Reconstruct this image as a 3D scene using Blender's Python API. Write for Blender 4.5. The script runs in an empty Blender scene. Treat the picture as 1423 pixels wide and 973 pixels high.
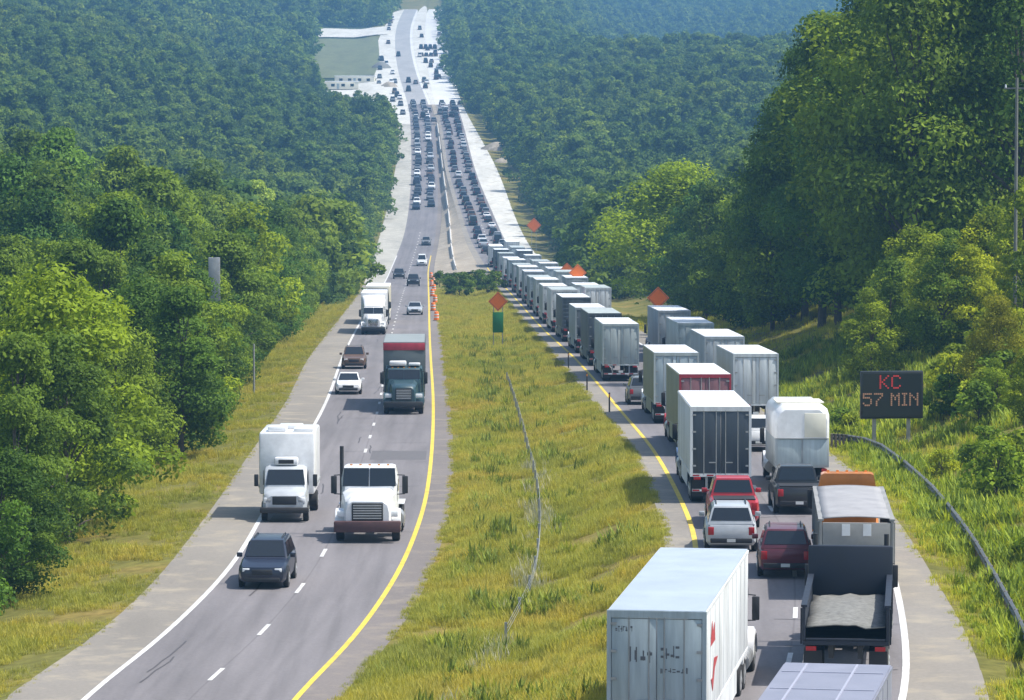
import bpy, bmesh, math, random
import numpy as np
from mathutils import Vector, Matrix

SC = bpy.context.scene
COL = SC.collection
RAD = math.radians
RNG = random.Random(7)
NR = np.random.default_rng(11)

# ------------------------------------------------------------------ camera
F = 6000.0                       # focal length in photo pixels (photo 1423 x 973)
CX, CY = 711.5, 486.5
TH = math.atan(CY / F)           # pitch: the true horizon lies at the top edge
CAMZ = 20.0
cam_d = bpy.data.cameras.new('camera')
cam = bpy.data.objects.new('camera', cam_d)
COL.objects.link(cam)
cam.location = (0, 0, CAMZ)
cam.rotation_euler = (RAD(90) - TH, 0, 0)
cam_d.sensor_width = 36
cam_d.lens = F / 1423 * 36
cam_d.clip_start = 1
cam_d.clip_end = 30000
SC.camera = cam

# ------------------------------------------------------------------ light
SUN_EL, SUN_AZ = 59.0, 94.0      # azimuth clockwise from +Y (the viewing direction)
w = bpy.data.worlds.new('World')
SC.world = w
w.use_nodes = True
nt = w.node_tree
sky = nt.nodes.new('ShaderNodeTexSky')
sky.sky_type = 'NISHITA'
sky.sun_disc = False
sky.sun_elevation = RAD(SUN_EL)
sky.sun_rotation = RAD(SUN_AZ)
sky.air_density = 1.3
sky.dust_density = 2.0
bg = nt.nodes['Background']
bg.inputs['Strength'].default_value = 0.125
nt.links.new(sky.outputs[0], bg.inputs['Color'])
sun_d = bpy.data.lights.new('sun', 'SUN')
sun_d.energy = 4.0
sun_d.angle = RAD(0.6)
sun_d.color = (1.0, 0.955, 0.88)
sun = bpy.data.objects.new('sun', sun_d)
COL.objects.link(sun)
sdir = Vector((math.sin(RAD(SUN_AZ)) * math.cos(RAD(SUN_EL)), math.cos(RAD(SUN_AZ)) * math.cos(RAD(SUN_EL)), math.sin(RAD(SUN_EL))))
sun.rotation_euler = sdir.to_track_quat('Z', 'Y').to_euler()
sun.location = (200, 200, 300)
VS = SC.view_settings
VS.view_transform = 'Standard'
VS.look = 'None'
VS.exposure = 0.66
VS.gamma = 1.0
VS.use_curve_mapping = False
SC.cycles.use_denoising = True
SC.cycles.max_bounces = 6
SC.cycles.diffuse_bounces = 3
SC.cycles.transparent_max_bounces = 6
SC.cycles.volume_bounces = 1

# ------------------------------------------------------------------ materials
MATS = {}
def rgb(r, g, b):
    return tuple((c / 255 / 12.92) if c / 255 <= 0.04045 else ((c / 255 + 0.055) / 1.055) ** 2.4 for c in (r, g, b))

def mat(name, col, rough=0.6, metal=0.0, noise=0.0, scale=3.0, coat=0.0, emit=None, spec=0.5, streak=False):
    """principled material with a procedural dirt / wear noise on the colour"""
    if name in MATS:
        return MATS[name]
    m = bpy.data.materials.new(name)
    m.use_nodes = True
    t = m.node_tree
    p = t.nodes['Principled BSDF']
    p.inputs['Base Color'].default_value = (*col, 1)
    p.inputs['Roughness'].default_value = rough
    p.inputs['Metallic'].default_value = metal
    p.inputs['Coat Weight'].default_value = coat
    p.inputs['Specular IOR Level'].default_value = spec
    if noise:
        tc = t.nodes.new('ShaderNodeTexCoord')
        n = t.nodes.new('ShaderNodeTexNoise')
        n.inputs['Scale'].default_value = scale
        n.inputs['Detail'].default_value = 6
        n.inputs['Roughness'].default_value = 0.65
        if streak:                                # rain-washed grime runs down the panel
            mpn = t.nodes.new('ShaderNodeMapping')
            mpn.inputs['Scale'].default_value = (3.5, 1.2, 0.35)
            t.links.new(tc.outputs['Object'], mpn.inputs['Vector'])
            t.links.new(mpn.outputs[0], n.inputs['Vector'])
        else:
            t.links.new(tc.outputs['Object'], n.inputs['Vector'])
        r = t.nodes.new('ShaderNodeValToRGB')
        r.color_ramp.elements[0].position = 0.25
        r.color_ramp.elements[1].position = 0.8
        r.color_ramp.elements[0].color = (*[c * (1 - noise) for c in col], 1)
        r.color_ramp.elements[1].color = (*[min(1, c * (1 + noise * 0.6)) for c in col], 1)
        t.links.new(n.outputs['Fac'], r.inputs['Fac'])
        t.links.new(r.outputs['Color'], p.inputs['Base Color'])
        r2 = t.nodes.new('ShaderNodeMapRange')
        r2.inputs['To Min'].default_value = max(0.05, rough - 0.12)
        r2.inputs['To Max'].default_value = min(1, rough + 0.2)
        t.links.new(n.outputs['Fac'], r2.inputs['Value'])
        t.links.new(r2.outputs['Result'], p.inputs['Roughness'])
    if emit:
        p.inputs['Emission Color'].default_value = (*emit[0], 1)
        p.inputs['Emission Strength'].default_value = emit[1]
    MATS[name] = m
    return m

def paint(name, col):
    return mat('paint_' + name, col, rough=0.38, noise=0.22, scale=1.6, coat=0.35)

GLASS = mat('dark_glass', (0.012, 0.016, 0.02), rough=0.08, spec=0.7)
RUBBER = mat('tyre_rubber', (0.02, 0.02, 0.021), rough=0.85, noise=0.3, scale=6)
DARK = mat('dark_plastic', (0.022, 0.023, 0.026), rough=0.6, noise=0.3, scale=4)
CHASSIS = mat('chassis_steel', (0.035, 0.034, 0.034), rough=0.7, noise=0.4, scale=3)
CHROME = mat('chrome', (0.62, 0.63, 0.64), rough=0.22, metal=0.9, noise=0.15, scale=5)
ALU = mat('aluminium', (0.5, 0.51, 0.52), rough=0.38, metal=0.7, noise=0.2, scale=4)
LAMP = mat('lamp_lens', (0.75, 0.77, 0.78), rough=0.15)
TAIL = mat('tail_lens', (0.35, 0.012, 0.015), rough=0.25)
AMBER = mat('amber_lens', (0.7, 0.25, 0.02), rough=0.3)
PLATE = mat('number_plate', (0.6, 0.62, 0.6), rough=0.5)
STEEL = mat('galvanised_steel', (0.36, 0.37, 0.37), rough=0.5, metal=0.4, noise=0.25, scale=3)
ORANGE = mat('orange_sheeting', (0.95, 0.2, 0.015), rough=0.5, noise=0.1, scale=3)

def nodes_of(name):
    m = bpy.data.materials.new(name)
    m.use_nodes = True
    MATS[name] = m
    return m, m.node_tree, m.node_tree.nodes['Principled BSDF']

def N(t, kind, **kw):
    n = t.nodes.new(kind)
    for k, v in kw.items():
        setattr(n, k, v)
    return n

def ramp(t, stops):
    r = t.nodes.new('ShaderNodeValToRGB')
    e = r.color_ramp.elements
    while len(e) > 1:
        e.remove(e[-1])
    e[0].position, e[0].color = stops[0][0], (*stops[0][1], 1)
    for p, c in stops[1:]:
        x = e.new(p)
        x.color = (*c, 1)
    return r

def noise(t, vec, scale, detail=5, rough=0.6):
    n = t.nodes.new('ShaderNodeTexNoise')
    n.inputs['Scale'].default_value = scale
    n.inputs['Detail'].default_value = detail
    n.inputs['Roughness'].default_value = rough
    t.links.new(vec, n.inputs['Vector'])
    return n.outputs['Fac']

def mix(t, fac, a, b, mode='MIX'):
    n = t.nodes.new('ShaderNodeMix')
    n.data_type = 'RGBA'
    n.blend_type = mode
    for sock, v in ((n.inputs[0], fac), (n.inputs[6], a), (n.inputs[7], b)):
        if isinstance(v, (int, float)):
            sock.default_value = v
        elif isinstance(v, tuple):
            sock.default_value = (*v, 1)
        else:
            t.links.new(v, sock)
    return n.outputs[2]

def pavement(name, col, var=0.25, lanes=False, tan=None, speck=0.12):
    """road surface: UV u runs across (0..1), v along in metres"""
    m, t, p = nodes_of(name)
    g = N(t, 'ShaderNodeNewGeometry').outputs['Position']
    mp = N(t, 'ShaderNodeMapping')
    mp.inputs['Scale'].default_value = (1, 0.22, 1)
    t.links.new(g, mp.inputs['Vector'])
    big = noise(t, mp.outputs[0], 0.16, 5)
    fine = noise(t, g, 7.0, 3)
    r = ramp(t, [(0.25, tuple(c * (1 - var) for c in col)), (0.55, col), (0.85, tuple(min(1, c * (1 + var * 0.7)) for c in col))])
    t.links.new(big, r.inputs['Fac'])
    c = r.outputs[0]
    rf = ramp(t, [(0.3, (1 - speck,) * 3), (0.7, (1 + speck * 0.5,) * 3)])
    t.links.new(fine, rf.inputs['Fac'])
    c = mix(t, 1.0, c, rf.outputs[0], 'MULTIPLY')
    if tan:
        mid = noise(t, g, 0.5, 6, 0.7)
        rr = ramp(t, [(0.5, (0, 0, 0)), (0.68, (1, 1, 1))])
        t.links.new(mid, rr.inputs['Fac'])
        c = mix(t, rr.outputs[0], c, tan)
    if lanes:                                     # tyre polish and oil lines worn along each lane, tar joint
        uv = N(t, 'ShaderNodeUVMap', uv_map='uv').outputs[0]
        sp = N(t, 'ShaderNodeSeparateXYZ')
        t.links.new(uv, sp.inputs[0])
        rw = ramp(t, [(0.0, (1.0,) * 3), (0.10, (0.93,) * 3), (0.16, (0.86,) * 3), (0.235, (0.99,) * 3), (0.26, (0.9,) * 3), (0.3, (0.99,) * 3), (0.36, (0.86,) * 3), (0.42, (0.95,) * 3), (0.49, (1.04,) * 3),
                      (0.497, (0.7,) * 3), (0.503, (1.04,) * 3), (0.6, (0.93,) * 3), (0.65, (0.86,) * 3), (0.73, (0.99,) * 3), (0.76, (0.9,) * 3), (0.8, (0.99,) * 3), (0.86, (0.87,) * 3), (0.93, (0.95,) * 3), (1.0, (1.02,) * 3)])
        t.links.new(sp.outputs[0], rw.inputs['Fac'])
        c = mix(t, 1.0, c, rw.outputs[0], 'MULTIPLY')
        mp2 = N(t, 'ShaderNodeMapping')
        mp2.inputs['Scale'].default_value = (1.6, 0.05, 1)
        t.links.new(g, mp2.inputs['Vector'])
        rs = ramp(t, [(0.32, (0.84,) * 3), (0.5, (1.0,) * 3), (0.7, (1.08,) * 3)])
        t.links.new(noise(t, mp2.outputs[0], 1.0, 4), rs.inputs['Fac'])
        c = mix(t, 1.0, c, rs.outputs[0], 'MULTIPLY')
    t.links.new(c, p.inputs['Base Color'])
    p.inputs['Roughness'].default_value = 0.85
    b = N(t, 'ShaderNodeBump')
    b.inputs['Strength'].default_value = 0.25
    b.inputs['Distance'].default_value = 0.02
    t.links.new(fine, b.inputs['Height'])
    t.links.new(b.outputs[0], p.inputs['Normal'])
    return m

ROAD = pavement('worn_asphalt', (0.18, 0.167, 0.171), 0.26, lanes=True)
SHOULDER = pavement('shoulder_pavement', (0.23, 0.208, 0.178), 0.24, tan=(0.3, 0.262, 0.2))
INNER = pavement('inner_shoulder_asphalt', (0.172, 0.15, 0.138), 0.26, tan=(0.23, 0.195, 0.155))
GRAVEL = pavement('pale_gravel', (0.38, 0.365, 0.315), 0.28, tan=(0.52, 0.5, 0.44), speck=0.3)
TANGRAVEL = pavement('tan_gravel', (0.33, 0.28, 0.21), 0.28, tan=(0.45, 0.4, 0.33), speck=0.3)
LIMESTONE = pavement('crushed_limestone', (0.6, 0.59, 0.54), 0.25, tan=(0.32, 0.29, 0.22), speck=0.2)
CONCRETE = pavement('new_concrete', (0.62, 0.62, 0.61), 0.15, tan=(0.46, 0.45, 0.43), speck=0.1)
WHITE = mat('white_road_paint', (0.62, 0.62, 0.61), rough=0.7, noise=0.4, scale=1.3)
YELLOW = mat('yellow_road_paint', (0.68, 0.5, 0.06), rough=0.7, noise=0.35, scale=1.3)

def ground_mat():
    m, t, p = nodes_of('grassy_ground')
    g = N(t, 'ShaderNodeNewGeometry').outputs['Position']
    a = N(t, 'ShaderNodeAttribute', attribute_name='wood').outputs['Fac']
    n1 = noise(t, g, 0.12, 6, 0.65)
    n2 = noise(t, g, 1.6, 5, 0.7)
    r1 = ramp(t, [(0.3, (0.12, 0.125, 0.03)), (0.5, (0.17, 0.16, 0.04)), (0.62, (0.23, 0.18, 0.05)), (0.75, (0.28, 0.19, 0.07))])
    t.links.new(n1, r1.inputs['Fac'])
    r2 = ramp(t, [(0.3, (0.55,) * 3), (0.7, (1.15,) * 3)])
    t.links.new(n2, r2.inputs['Fac'])
    c = mix(t, 1.0, r1.outputs[0], r2.outputs[0], 'MULTIPLY')
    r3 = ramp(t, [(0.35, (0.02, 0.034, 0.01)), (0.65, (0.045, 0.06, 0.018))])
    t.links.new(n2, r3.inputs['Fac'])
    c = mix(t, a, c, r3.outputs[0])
    t.links.new(c, p.inputs['Base Color'])
    p.inputs['Roughness'].default_value = 0.95
    p.inputs['Specular IOR Level'].default_value = 0.1
    return m
GROUND = ground_mat()

def leaf_mat(name, dark, light, spread=0.5, patchy=False):
    """leaf colour: per leaf 'tint' attribute, per plant random value and the plant's own object colour"""
    m, t, p = nodes_of(name)
    a = N(t, 'ShaderNodeAttribute', attribute_name='tint').outputs['Fac']
    oi = N(t, 'ShaderNodeObjectInfo')
    r = ramp(t, [(0.0, dark), (1.0, light)])
    t.links.new(a, r.inputs['Fac'])
    rr = ramp(t, [(0.0, (1 - spread * 0.75, 1 - spread * 0.62, 1 - spread * 0.5)), (0.35, (0.9, 0.95, 1.0)), (0.7, (1.05, 1.05, 0.9)), (1.0, (1 + spread * 0.7, 1 + spread * 0.5, 0.9))])
    t.links.new(oi.outputs['Random'], rr.inputs['Fac'])
    c = mix(t, 1.0, r.outputs[0], rr.outputs[0], 'MULTIPLY')
    c = mix(t, 1.0, c, oi.outputs['Color'], 'MULTIPLY')
    if patchy:                                    # stands of other species / drier and greener patches
        far = name.startswith('wood')
        n1 = noise(t, oi.outputs['Location'], 0.016 if far else 0.16, 4, 0.6)
        rp = ramp(t, [(0.3, (0.72, 0.85, 0.95)), (0.5, (1, 1, 1)), (0.68, (1.35, 1.2, 0.9))] if far else
                 [(0.3, (0.7, 0.78, 0.75)), (0.44, (0.95, 1.0, 0.85)), (0.56, (1.1, 1.05, 0.95)), (0.68, (1.2, 1.03, 1.0))])
        t.links.new(n1, rp.inputs['Fac'])
        c = mix(t, 1.0, c, rp.outputs[0], 'MULTIPLY')
    t.links.new(c, p.inputs['Base Color'])
    p.inputs['Roughness'].default_value = 0.65
    p.inputs['Specular IOR Level'].default_value = 0.12
    tr = N(t, 'ShaderNodeBsdfTranslucent')
    c2 = mix(t, 1.0, c, (1.25, 1.2, 0.5), 'MULTIPLY')
    t.links.new(c2, tr.inputs['Color'])
    ms = N(t, 'ShaderNodeMixShader')
    ms.inputs[0].default_value = 0.38
    t.links.new(p.outputs[0], ms.inputs[1])
    t.links.new(tr.outputs[0], ms.inputs[2])
    t.links.new(ms.outputs[0], t.nodes['Material Output'].inputs['Surface'])
    return m
LEAF = leaf_mat('leaves', (0.046, 0.088, 0.013), (0.23, 0.33, 0.036))
FARLEAF = leaf_mat('woodland_leaves', (0.042, 0.082, 0.014), (0.18, 0.27, 0.034), 0.65, True)
GRASSM = leaf_mat('grass_blades', (0.25, 0.248, 0.05), (0.48, 0.445, 0.115), 0.35, True)
WEEDM = leaf_mat('weed_leaves', (0.1, 0.14, 0.025), (0.28, 0.33, 0.06), 0.5)
DRYM = leaf_mat('dry_stalks', (0.3, 0.29, 0.22), (0.5, 0.48, 0.4), 0.4)
BARK = mat('bark', (0.11, 0.09, 0.07), rough=0.95, noise=0.4, scale=4)

# ------------------------------------------------------------------ mesh helpers
class MB:
    def __init__(self):
        self.v, self.f, self.mi, self.m = [], [], [], 0
    def add(self, vs, fs):
        o = len(self.v)
        self.v += [tuple(p) for p in vs]
        self.f += [tuple(i + o for i in q) for q in fs]
        self.mi += [self.m] * len(fs)
        return self
    def box(self, x0, x1, y0, y1, z0, z1, bev=0.0):
        x0, x1 = min(x0, x1), max(x0, x1)
        y0, y1 = min(y0, y1), max(y0, y1)
        if bev <= 0:
            vs = [(x, y, z) for z in (z0, z1) for y in (y0, y1) for x in (x0, x1)]
            return self.add(vs, [(0, 2, 3, 1), (4, 5, 7, 6), (0, 1, 5, 4), (2, 6, 7, 3), (0, 4, 6, 2), (1, 3, 7, 5)])
        bm = bmesh.new()
        bmesh.ops.create_cube(bm, size=1)
        for q in bm.verts:
            q.co = Vector(((x0 + x1) / 2 + q.co.x * (x1 - x0), (y0 + y1) / 2 + q.co.y * (y1 - y0), (z0 + z1) / 2 + q.co.z * (z1 - z0)))
        bmesh.ops.bevel(bm, geom=bm.edges[:], offset=min(bev, 0.45 * min(x1 - x0, y1 - y0, z1 - z0)), segments=2, affect='EDGES', profile=0.5)
        bm.verts.index_update()
        self.add([q.co[:] for q in bm.verts], [tuple(q.index for q in fc.verts) for fc in bm.faces])
        bm.free()
        return self
    def cyl(self, a, b, r0, r1=None, n=14, caps=True):
        r1 = r0 if r1 is None else r1
        a, b = Vector(a), Vector(b)
        d = (b - a).normalized()
        u = d.orthogonal().normalized()
        v2 = d.cross(u)
        vs = []
        for c, r in ((a, r0), (b, r1)):
            for k in range(n):
                t = 2 * math.pi * k / n
                vs.append(c + u * (r * math.cos(t)) + v2 * (r * math.sin(t)))
        fs = [(k, (k + 1) % n, n + (k + 1) % n, n + k) for k in range(n)]
        if caps:
            fs += [tuple(range(n - 1, -1, -1)), tuple(range(n, 2 * n))]
        return self.add(vs, fs)
    def tube(self, pts, r, n=8):
        for a, b in zip(pts[:-1], pts[1:]):
            self.cyl(a, b, r, r, n)
        return self
    def quad(self, *p):
        return self.add(p, [tuple(range(len(p)))])
    def slab(self, p, nrm, t):
        """thin plate: polygon p thickened by t along nrm"""
        nrm = Vector(nrm).normalized() * t
        n = len(p)
        vs = [Vector(q) for q in p] + [Vector(q) + nrm for q in p]
        fs = [tuple(range(n - 1, -1, -1)), tuple(range(n, 2 * n))] + [(k, (k + 1) % n, n + (k + 1) % n, n + k) for k in range(n)]
        return self.add(vs, fs)
    def loft(self, secs, caps=True):
        n = len(secs[0])
        vs = [q for s in secs for q in s]
        fs = []
        for i in range(len(secs) - 1):
            for k in range(n):
                k2 = (k + 1) % n
                fs.append((i * n + k, i * n + k2, (i + 1) * n + k2, (i + 1) * n + k))
        if caps:
            fs += [tuple(range(n - 1, -1, -1)), tuple((len(secs) - 1) * n + k for k in range(n))]
        return self.add(vs, fs)
    def build(self, name, mats, parent=None, smooth=True, angle=35):
        me = bpy.data.meshes.new(name)
        me.from_pydata(self.v, [], self.f)
        mats = mats if isinstance(mats, (list, tuple)) else [mats]
        for m in mats:
            me.materials.append(m)
        if len(mats) > 1:
            me.polygons.foreach_set('material_index', self.mi)
        bm = bmesh.new()
        bm.from_mesh(me)
        bmesh.ops.recalc_face_normals(bm, faces=bm.faces)
        bm.to_mesh(me)
        bm.free()
        if smooth:
            me.polygons.foreach_set('use_smooth', [True] * len(me.polygons))
            me.set_sharp_from_angle(angle=RAD(angle))
        o = bpy.data.objects.new(name, me)
        COL.objects.link(o)
        if parent:
            o.parent = parent
        return o

def tag(o, label=None, cat=None, group=None, kind=None):
    if label: o['label'] = label
    if cat: o['category'] = cat
    if group: o['group'] = group
    if kind: o['kind'] = kind
    return o

def empty(name, label, cat, group=None):
    o = bpy.data.objects.new(name, None)
    o.empty_display_size = 0.3
    COL.objects.link(o)
    return tag(o, label, cat, group)

def dup(root, label=None, group=None):
    r = root.copy()
    COL.objects.link(r)
    if label: r['label'] = label
    if group: r['group'] = group
    for ch in list(root.children):
        c = ch.copy()
        COL.objects.link(c)
        c.parent = r
        for g in list(ch.children):
            d = g.copy()
            COL.objects.link(d)
            d.parent = c
    return r

# ------------------------------------------------------------------ road layout, read off the photograph and stored as metres
def pchip(x, y, q):
    x, y, q = np.asarray(x, float), np.asarray(y, float), np.asarray(q, float)
    h = np.diff(x); d = np.diff(y) / h
    m = np.zeros_like(y)
    for i in range(1, len(x) - 1):
        if d[i - 1] * d[i] > 0:
            w1, w2 = 2 * h[i] + h[i - 1], h[i] + 2 * h[i - 1]
            m[i] = (w1 + w2) / (w1 / d[i - 1] + w2 / d[i])
    m[0], m[-1] = d[0], d[-1]
    i = np.clip(np.searchsorted(x, q) - 1, 0, len(x) - 2)
    t = (q - x[i]) / h[i]
    tc = np.clip(t, 0, 1)
    r = (2 * tc**3 - 3 * tc**2 + 1) * y[i] + (tc**3 - 2 * tc**2 + tc) * h[i] * m[i] + (-2 * tc**3 + 3 * tc**2) * y[i + 1] + (tc**3 - tc**2) * h[i] * m[i + 1]
    r = np.where(t < 0, y[0] + m[0] * (q - x[0]), r)
    r = np.where(t > 1, y[-1] + m[-1] * (q - x[-1]), r)
    return r

LD = np.linspace(math.log(60), math.log(3600), 900)      # log distance grid
GD = np.exp(LD)
def curve(D, V, sig=10):
    v = pchip(D, V, GD)
    k = np.arange(-4 * sig, 4 * sig + 1)
    g = np.exp(-0.5 * (k / sig) ** 2); g /= g.sum()
    e = np.concatenate([v[0] + (v[0] - v[1:len(k) // 2 + 1][::-1]), v, v[-1] + (v[-1] - v[-len(k) // 2:-1][::-1])])
    v = np.convolve(e, g, 'valid')[:len(GD)]
    return lambda q: np.interp(np.log(np.clip(q, 60, 3600)), LD, v)

# photo row -> pixels per metre, one list per carriageway
YS_L = [(1080, 47), (973, 43.2), (900, 39.2), (850, 36.8), (776, 33.4), (700, 29), (640, 25.5), (570, 21.2), (500, 16.5), (460, 13.5), (420, 10.8), (390, 8.4), (365, 6.9), (330, 6.1), (300, 5.6), (240, 4.9), (180, 4.3), (150, 3.9), (110, 3.4), (60, 2.9), (30, 2.6), (0, 2.3), (-25, 1.9)]
YS_R = [(1068, 54), (973, 49.5), (900, 45), (850, 42), (800, 39), (752, 36.5), (700, 33), (640, 28.5), (570, 22.7), (500, 17.3), (460, 14.2), (420, 11), (390, 8.7), (365, 7.2), (330, 6.3), (300, 5.8), (240, 5), (180, 4.35), (150, 3.9), (110, 3.4), (60, 2.9), (30, 2.6), (0, 2.3), (-25, 1.9)]
def zof(py, D):
    return CAMZ - D * math.tan(TH + math.atan((py - CY) / F))
def mk_z(ys, near):
    D = [F / s for y, s in ys]; Z = [zof(y, d) for y, d in zip([a for a, b in ys], D)]
    return curve([62] + D, [near] + Z, 9)
ZL = mk_z(YS_L, -3.0)
ZR = mk_z(YS_R, 0.4)
def sat(ys, py):
    a = sorted(ys)
    return float(pchip([q[0] for q in a], [q[1] for q in a], [py])[0])
def mk_x(ys, pts, sig=10, ext=None):
    D, X = [], []
    for py, px in pts:
        s = sat(ys, py)
        D.append(F / s); X.append((px - CX) / s)
    if ext:
        for d, x in ext:
            D.append(d); X.append(x)
    o = np.argsort(D)
    return curve(np.array(D)[o], np.array(X)[o], sig)
XL0 = mk_x(YS_L, [(973, 99), (900, 200), (850, 255), (776, 326), (700, 368), (640, 404), (570, 445), (500, 472), (460, 492), (420, 515), (390, 535), (365, 546), (330, 561), (300, 567), (240, 572), (180, 571), (150, 569), (110, 556), (60, 549), (30, 553), (0, 570)])
XL1 = mk_x(YS_L, [(973, 405), (900, 483), (850, 521), (776, 567), (700, 593), (640, 601), (570, 604), (500, 600), (460, 598), (420, 597), (390, 596), (365, 597), (330, 605), (300, 608), (240, 608), (180, 603), (150, 598), (110, 581), (60, 570), (30, 572), (0, 587)])
XLS = mk_x(YS_L, [(973, -12), (900, 105), (850, 168), (776, 240), (700, 297), (640, 338), (570, 389), (500, 426), (460, 457), (420, 489), (390, 507), (365, 516), (330, 527), (300, 535), (240, 549), (180, 556), (150, 548), (110, 519), (60, 524), (40, 533), (20, 545), (0, 555)])
XLI = mk_x(YS_L, [(973, 462), (900, 537), (850, 572), (776, 607), (700, 627), (640, 630), (570, 626), (500, 616), (460, 612), (420, 606), (390, 603), (365, 604), (330, 611), (300, 614), (240, 613), (180, 607), (150, 602), (110, 585), (60, 574), (30, 575), (0, 590)])
XR1 = mk_x(YS_R, [(1068, 1232), (973, 1268), (900, 1269), (850, 1262), (800, 1250), (752, 1237), (700, 1192), (640, 1124), (570, 1028), (500, 929), (460, 863), (420, 803), (390, 758), (365, 725), (330, 699), (300, 687), (240, 661), (180, 646), (150, 637), (110, 626), (60, 617), (30, 613), (0, 618)])
XR0 = mk_x(YS_R, [(1068, 822), (973, 902), (900, 940), (850, 957), (800, 966), (752, 967), (700, 947), (640, 916), (570, 860), (500, 800), (460, 756), (420, 720), (390, 693), (365, 672), (330, 652), (300, 643), (240, 624), (180, 615), (150, 609), (110, 600), (60, 594), (30, 593), (0, 600)])
XRI = mk_x(YS_R, [(1068, 780), (973, 868), (900, 908), (850, 922), (800, 929), (752, 926), (700, 912), (640, 887), (570, 834), (500, 777), (460, 741), (420, 707), (390, 681), (365, 662), (330, 644), (300, 637), (240, 619), (180, 611), (150, 606), (110, 597), (60, 592), (30, 591), (0, 598)])
XRS = mk_x(YS_R, [(1068, 1400), (973, 1383), (856, 1337), (800, 1300), (752, 1272), (700, 1232), (640, 1172), (570, 1068), (500, 962), (460, 892), (420, 830), (390, 786), (365, 754), (345, 738), (330, 729), (300, 715), (240, 694), (200, 673), (180, 661), (150, 645), (110, 631), (60, 622), (30, 618), (0, 623)])

def clampd(D):
    return np.clip(D, 60, 3600)
def smooth01(x, a, b):
    t = np.clip((np.asarray(x, float) - a) / (b - a), 0, 1)
    return t * t * (3 - 2 * t)
def vnoise(x, y, s, seed=0):
    x, y = np.asarray(x, float) / s, np.asarray(y, float) / s
    return (np.sin(x * 1.7 + seed + 1.3 * np.sin(y * 1.1 + seed)) + np.sin(y * 1.9 - seed * 2 + 1.7 * np.sin(x * 0.8)) + np.sin((x + y) * 2.9 + seed) * 0.5) / 2.5

OFFS = np.array([0, 1, 2, 3, 4.5, 6, 8, 10, 12.5, 15, 18, 22, 27, 33, 40, 50, 62, 78, 100, 130, 170, 220, 300, 420, 600, 900, 1400, 2200, 3200], float)
NMED = 9
def far_z(X, D):
    """hills beyond the cut the road climbs through"""
    h = smooth01(D, 2400, 3400) * 12 + smooth01(D, 3600, 6200) * 75
    h = h + smooth01(D, 2400, 5000) * (9 * vnoise(X, D, 420, 2) + 5 * vnoise(X, D, 170, 5))
    # the valley right of the road lies lower, so the blue ridge far behind shows over it
    v = smooth01(X + 2, 0, 90) * smooth01(D, 1650, 2150) * (1 - smooth01(D, 4300, 6200))
    return h - 52 * v
def out_left(off, D, X):
    k = np.interp(D, [150, 280, 400, 520, 700, 1000, 1500, 2200, 3000], [0.0, 0.02, 0.12, 0.2, 0.25, 0.27, 0.22, 0.16, 0.1])
    clr = smooth01(D, 1500, 1620) * (1 - smooth01(D, 2250, 2420)) * (1 - smooth01(off, 55, 90))
    rise = k * np.minimum(np.maximum(off - 12, 0), 110) * (1 - clr)
    return -0.13 * np.minimum(off, 9) + rise + 0.5 * vnoise(X, D, 14, 1) * smooth01(off, 3, 12) + (2.2 * vnoise(X, D, 60, 3)) * smooth01(off, 20, 60)
def out_right(off, D, X):
    k1 = np.interp(D, [120, 165, 230, 330, 500, 800, 2500], [0.12, 0.25, 0.42, 0.36, 0.2, 0.16, 0.1])
    k2 = np.interp(D, [120, 230, 330, 500, 800, 1300, 2500], [0.1, 0.22, 0.26, 0.22, 0.2, 0.1, 0.03])
    z = -0.1 * np.minimum(off, 3) + k1 * np.clip(off - 3, 0, 14) + k2 * np.clip(off - 17, 0, 90)
    return z + 0.4 * vnoise(X, D, 11, 4) * smooth01(off, 3, 12) + (2.0 * vnoise(X, D, 55, 6)) * smooth01(off, 20, 60)

def row_at(D):
    """x columns and heights of one cross section of the land"""
    d = float(clampd(D))
    xls, xl0, xl1, xli = XLS(d), XL0(d), XL1(d), XLI(d)
    xri, xr0, xr1, xrs = XRI(d), XR0(d), XR1(d), XRS(d)
    if xri < xli + 0.6:
        m = (xri + xli) / 2
        xli, xri = m - 0.3, m + 0.3
    zl, zr = float(ZL(d)), float(ZR(d))
    dd = max(float(D), 60)
    xl = xls - OFFS[::-1]
    left = zl + out_left(OFFS[::-1], dd, xl) + far_z(xl, dd)
    xr = xrs + OFFS
    right = zr + out_right(OFFS, dd, xr) + far_z(xr, dd)
    t = np.linspace(0, 1, NMED + 2)
    xm = xli + (xri - xli) * t
    wdt = xri - xli
    dip = -np.sin(np.pi * t) * min(1.1, wdt * 0.07) + 0.12 * vnoise(xm, np.full_like(xm, dd), 3, 7) * np.sin(np.pi * t)
    zm = zl + (zr - zl) * t + dip
    fz = float(far_z(np.array([-30.0]), dd)[0])
    lo = -0.14
    xs = np.concatenate([xl, [xl0, xl1], xm, [xr0, xr1], xr])
    zs = np.concatenate([left, [zl + lo + fz, zl + lo + fz], zm + fz, [zr + lo + fz, zr + lo + fz], right])
    return xs, zs
ROWS = np.concatenate([np.arange(-60, 100, 20), np.arange(100, 600, 4), np.arange(600, 1500, 12), np.arange(1500, 3000, 30), np.arange(3000, 9001, 200)]).astype(float)
RX, RZ = [], []
for D in ROWS:
    a, b = row_at(D)
    RX.append(a); RZ.append(b)
RX, RZ = np.array(RX), np.array(RZ)
NC = RX.shape[1]

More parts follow.
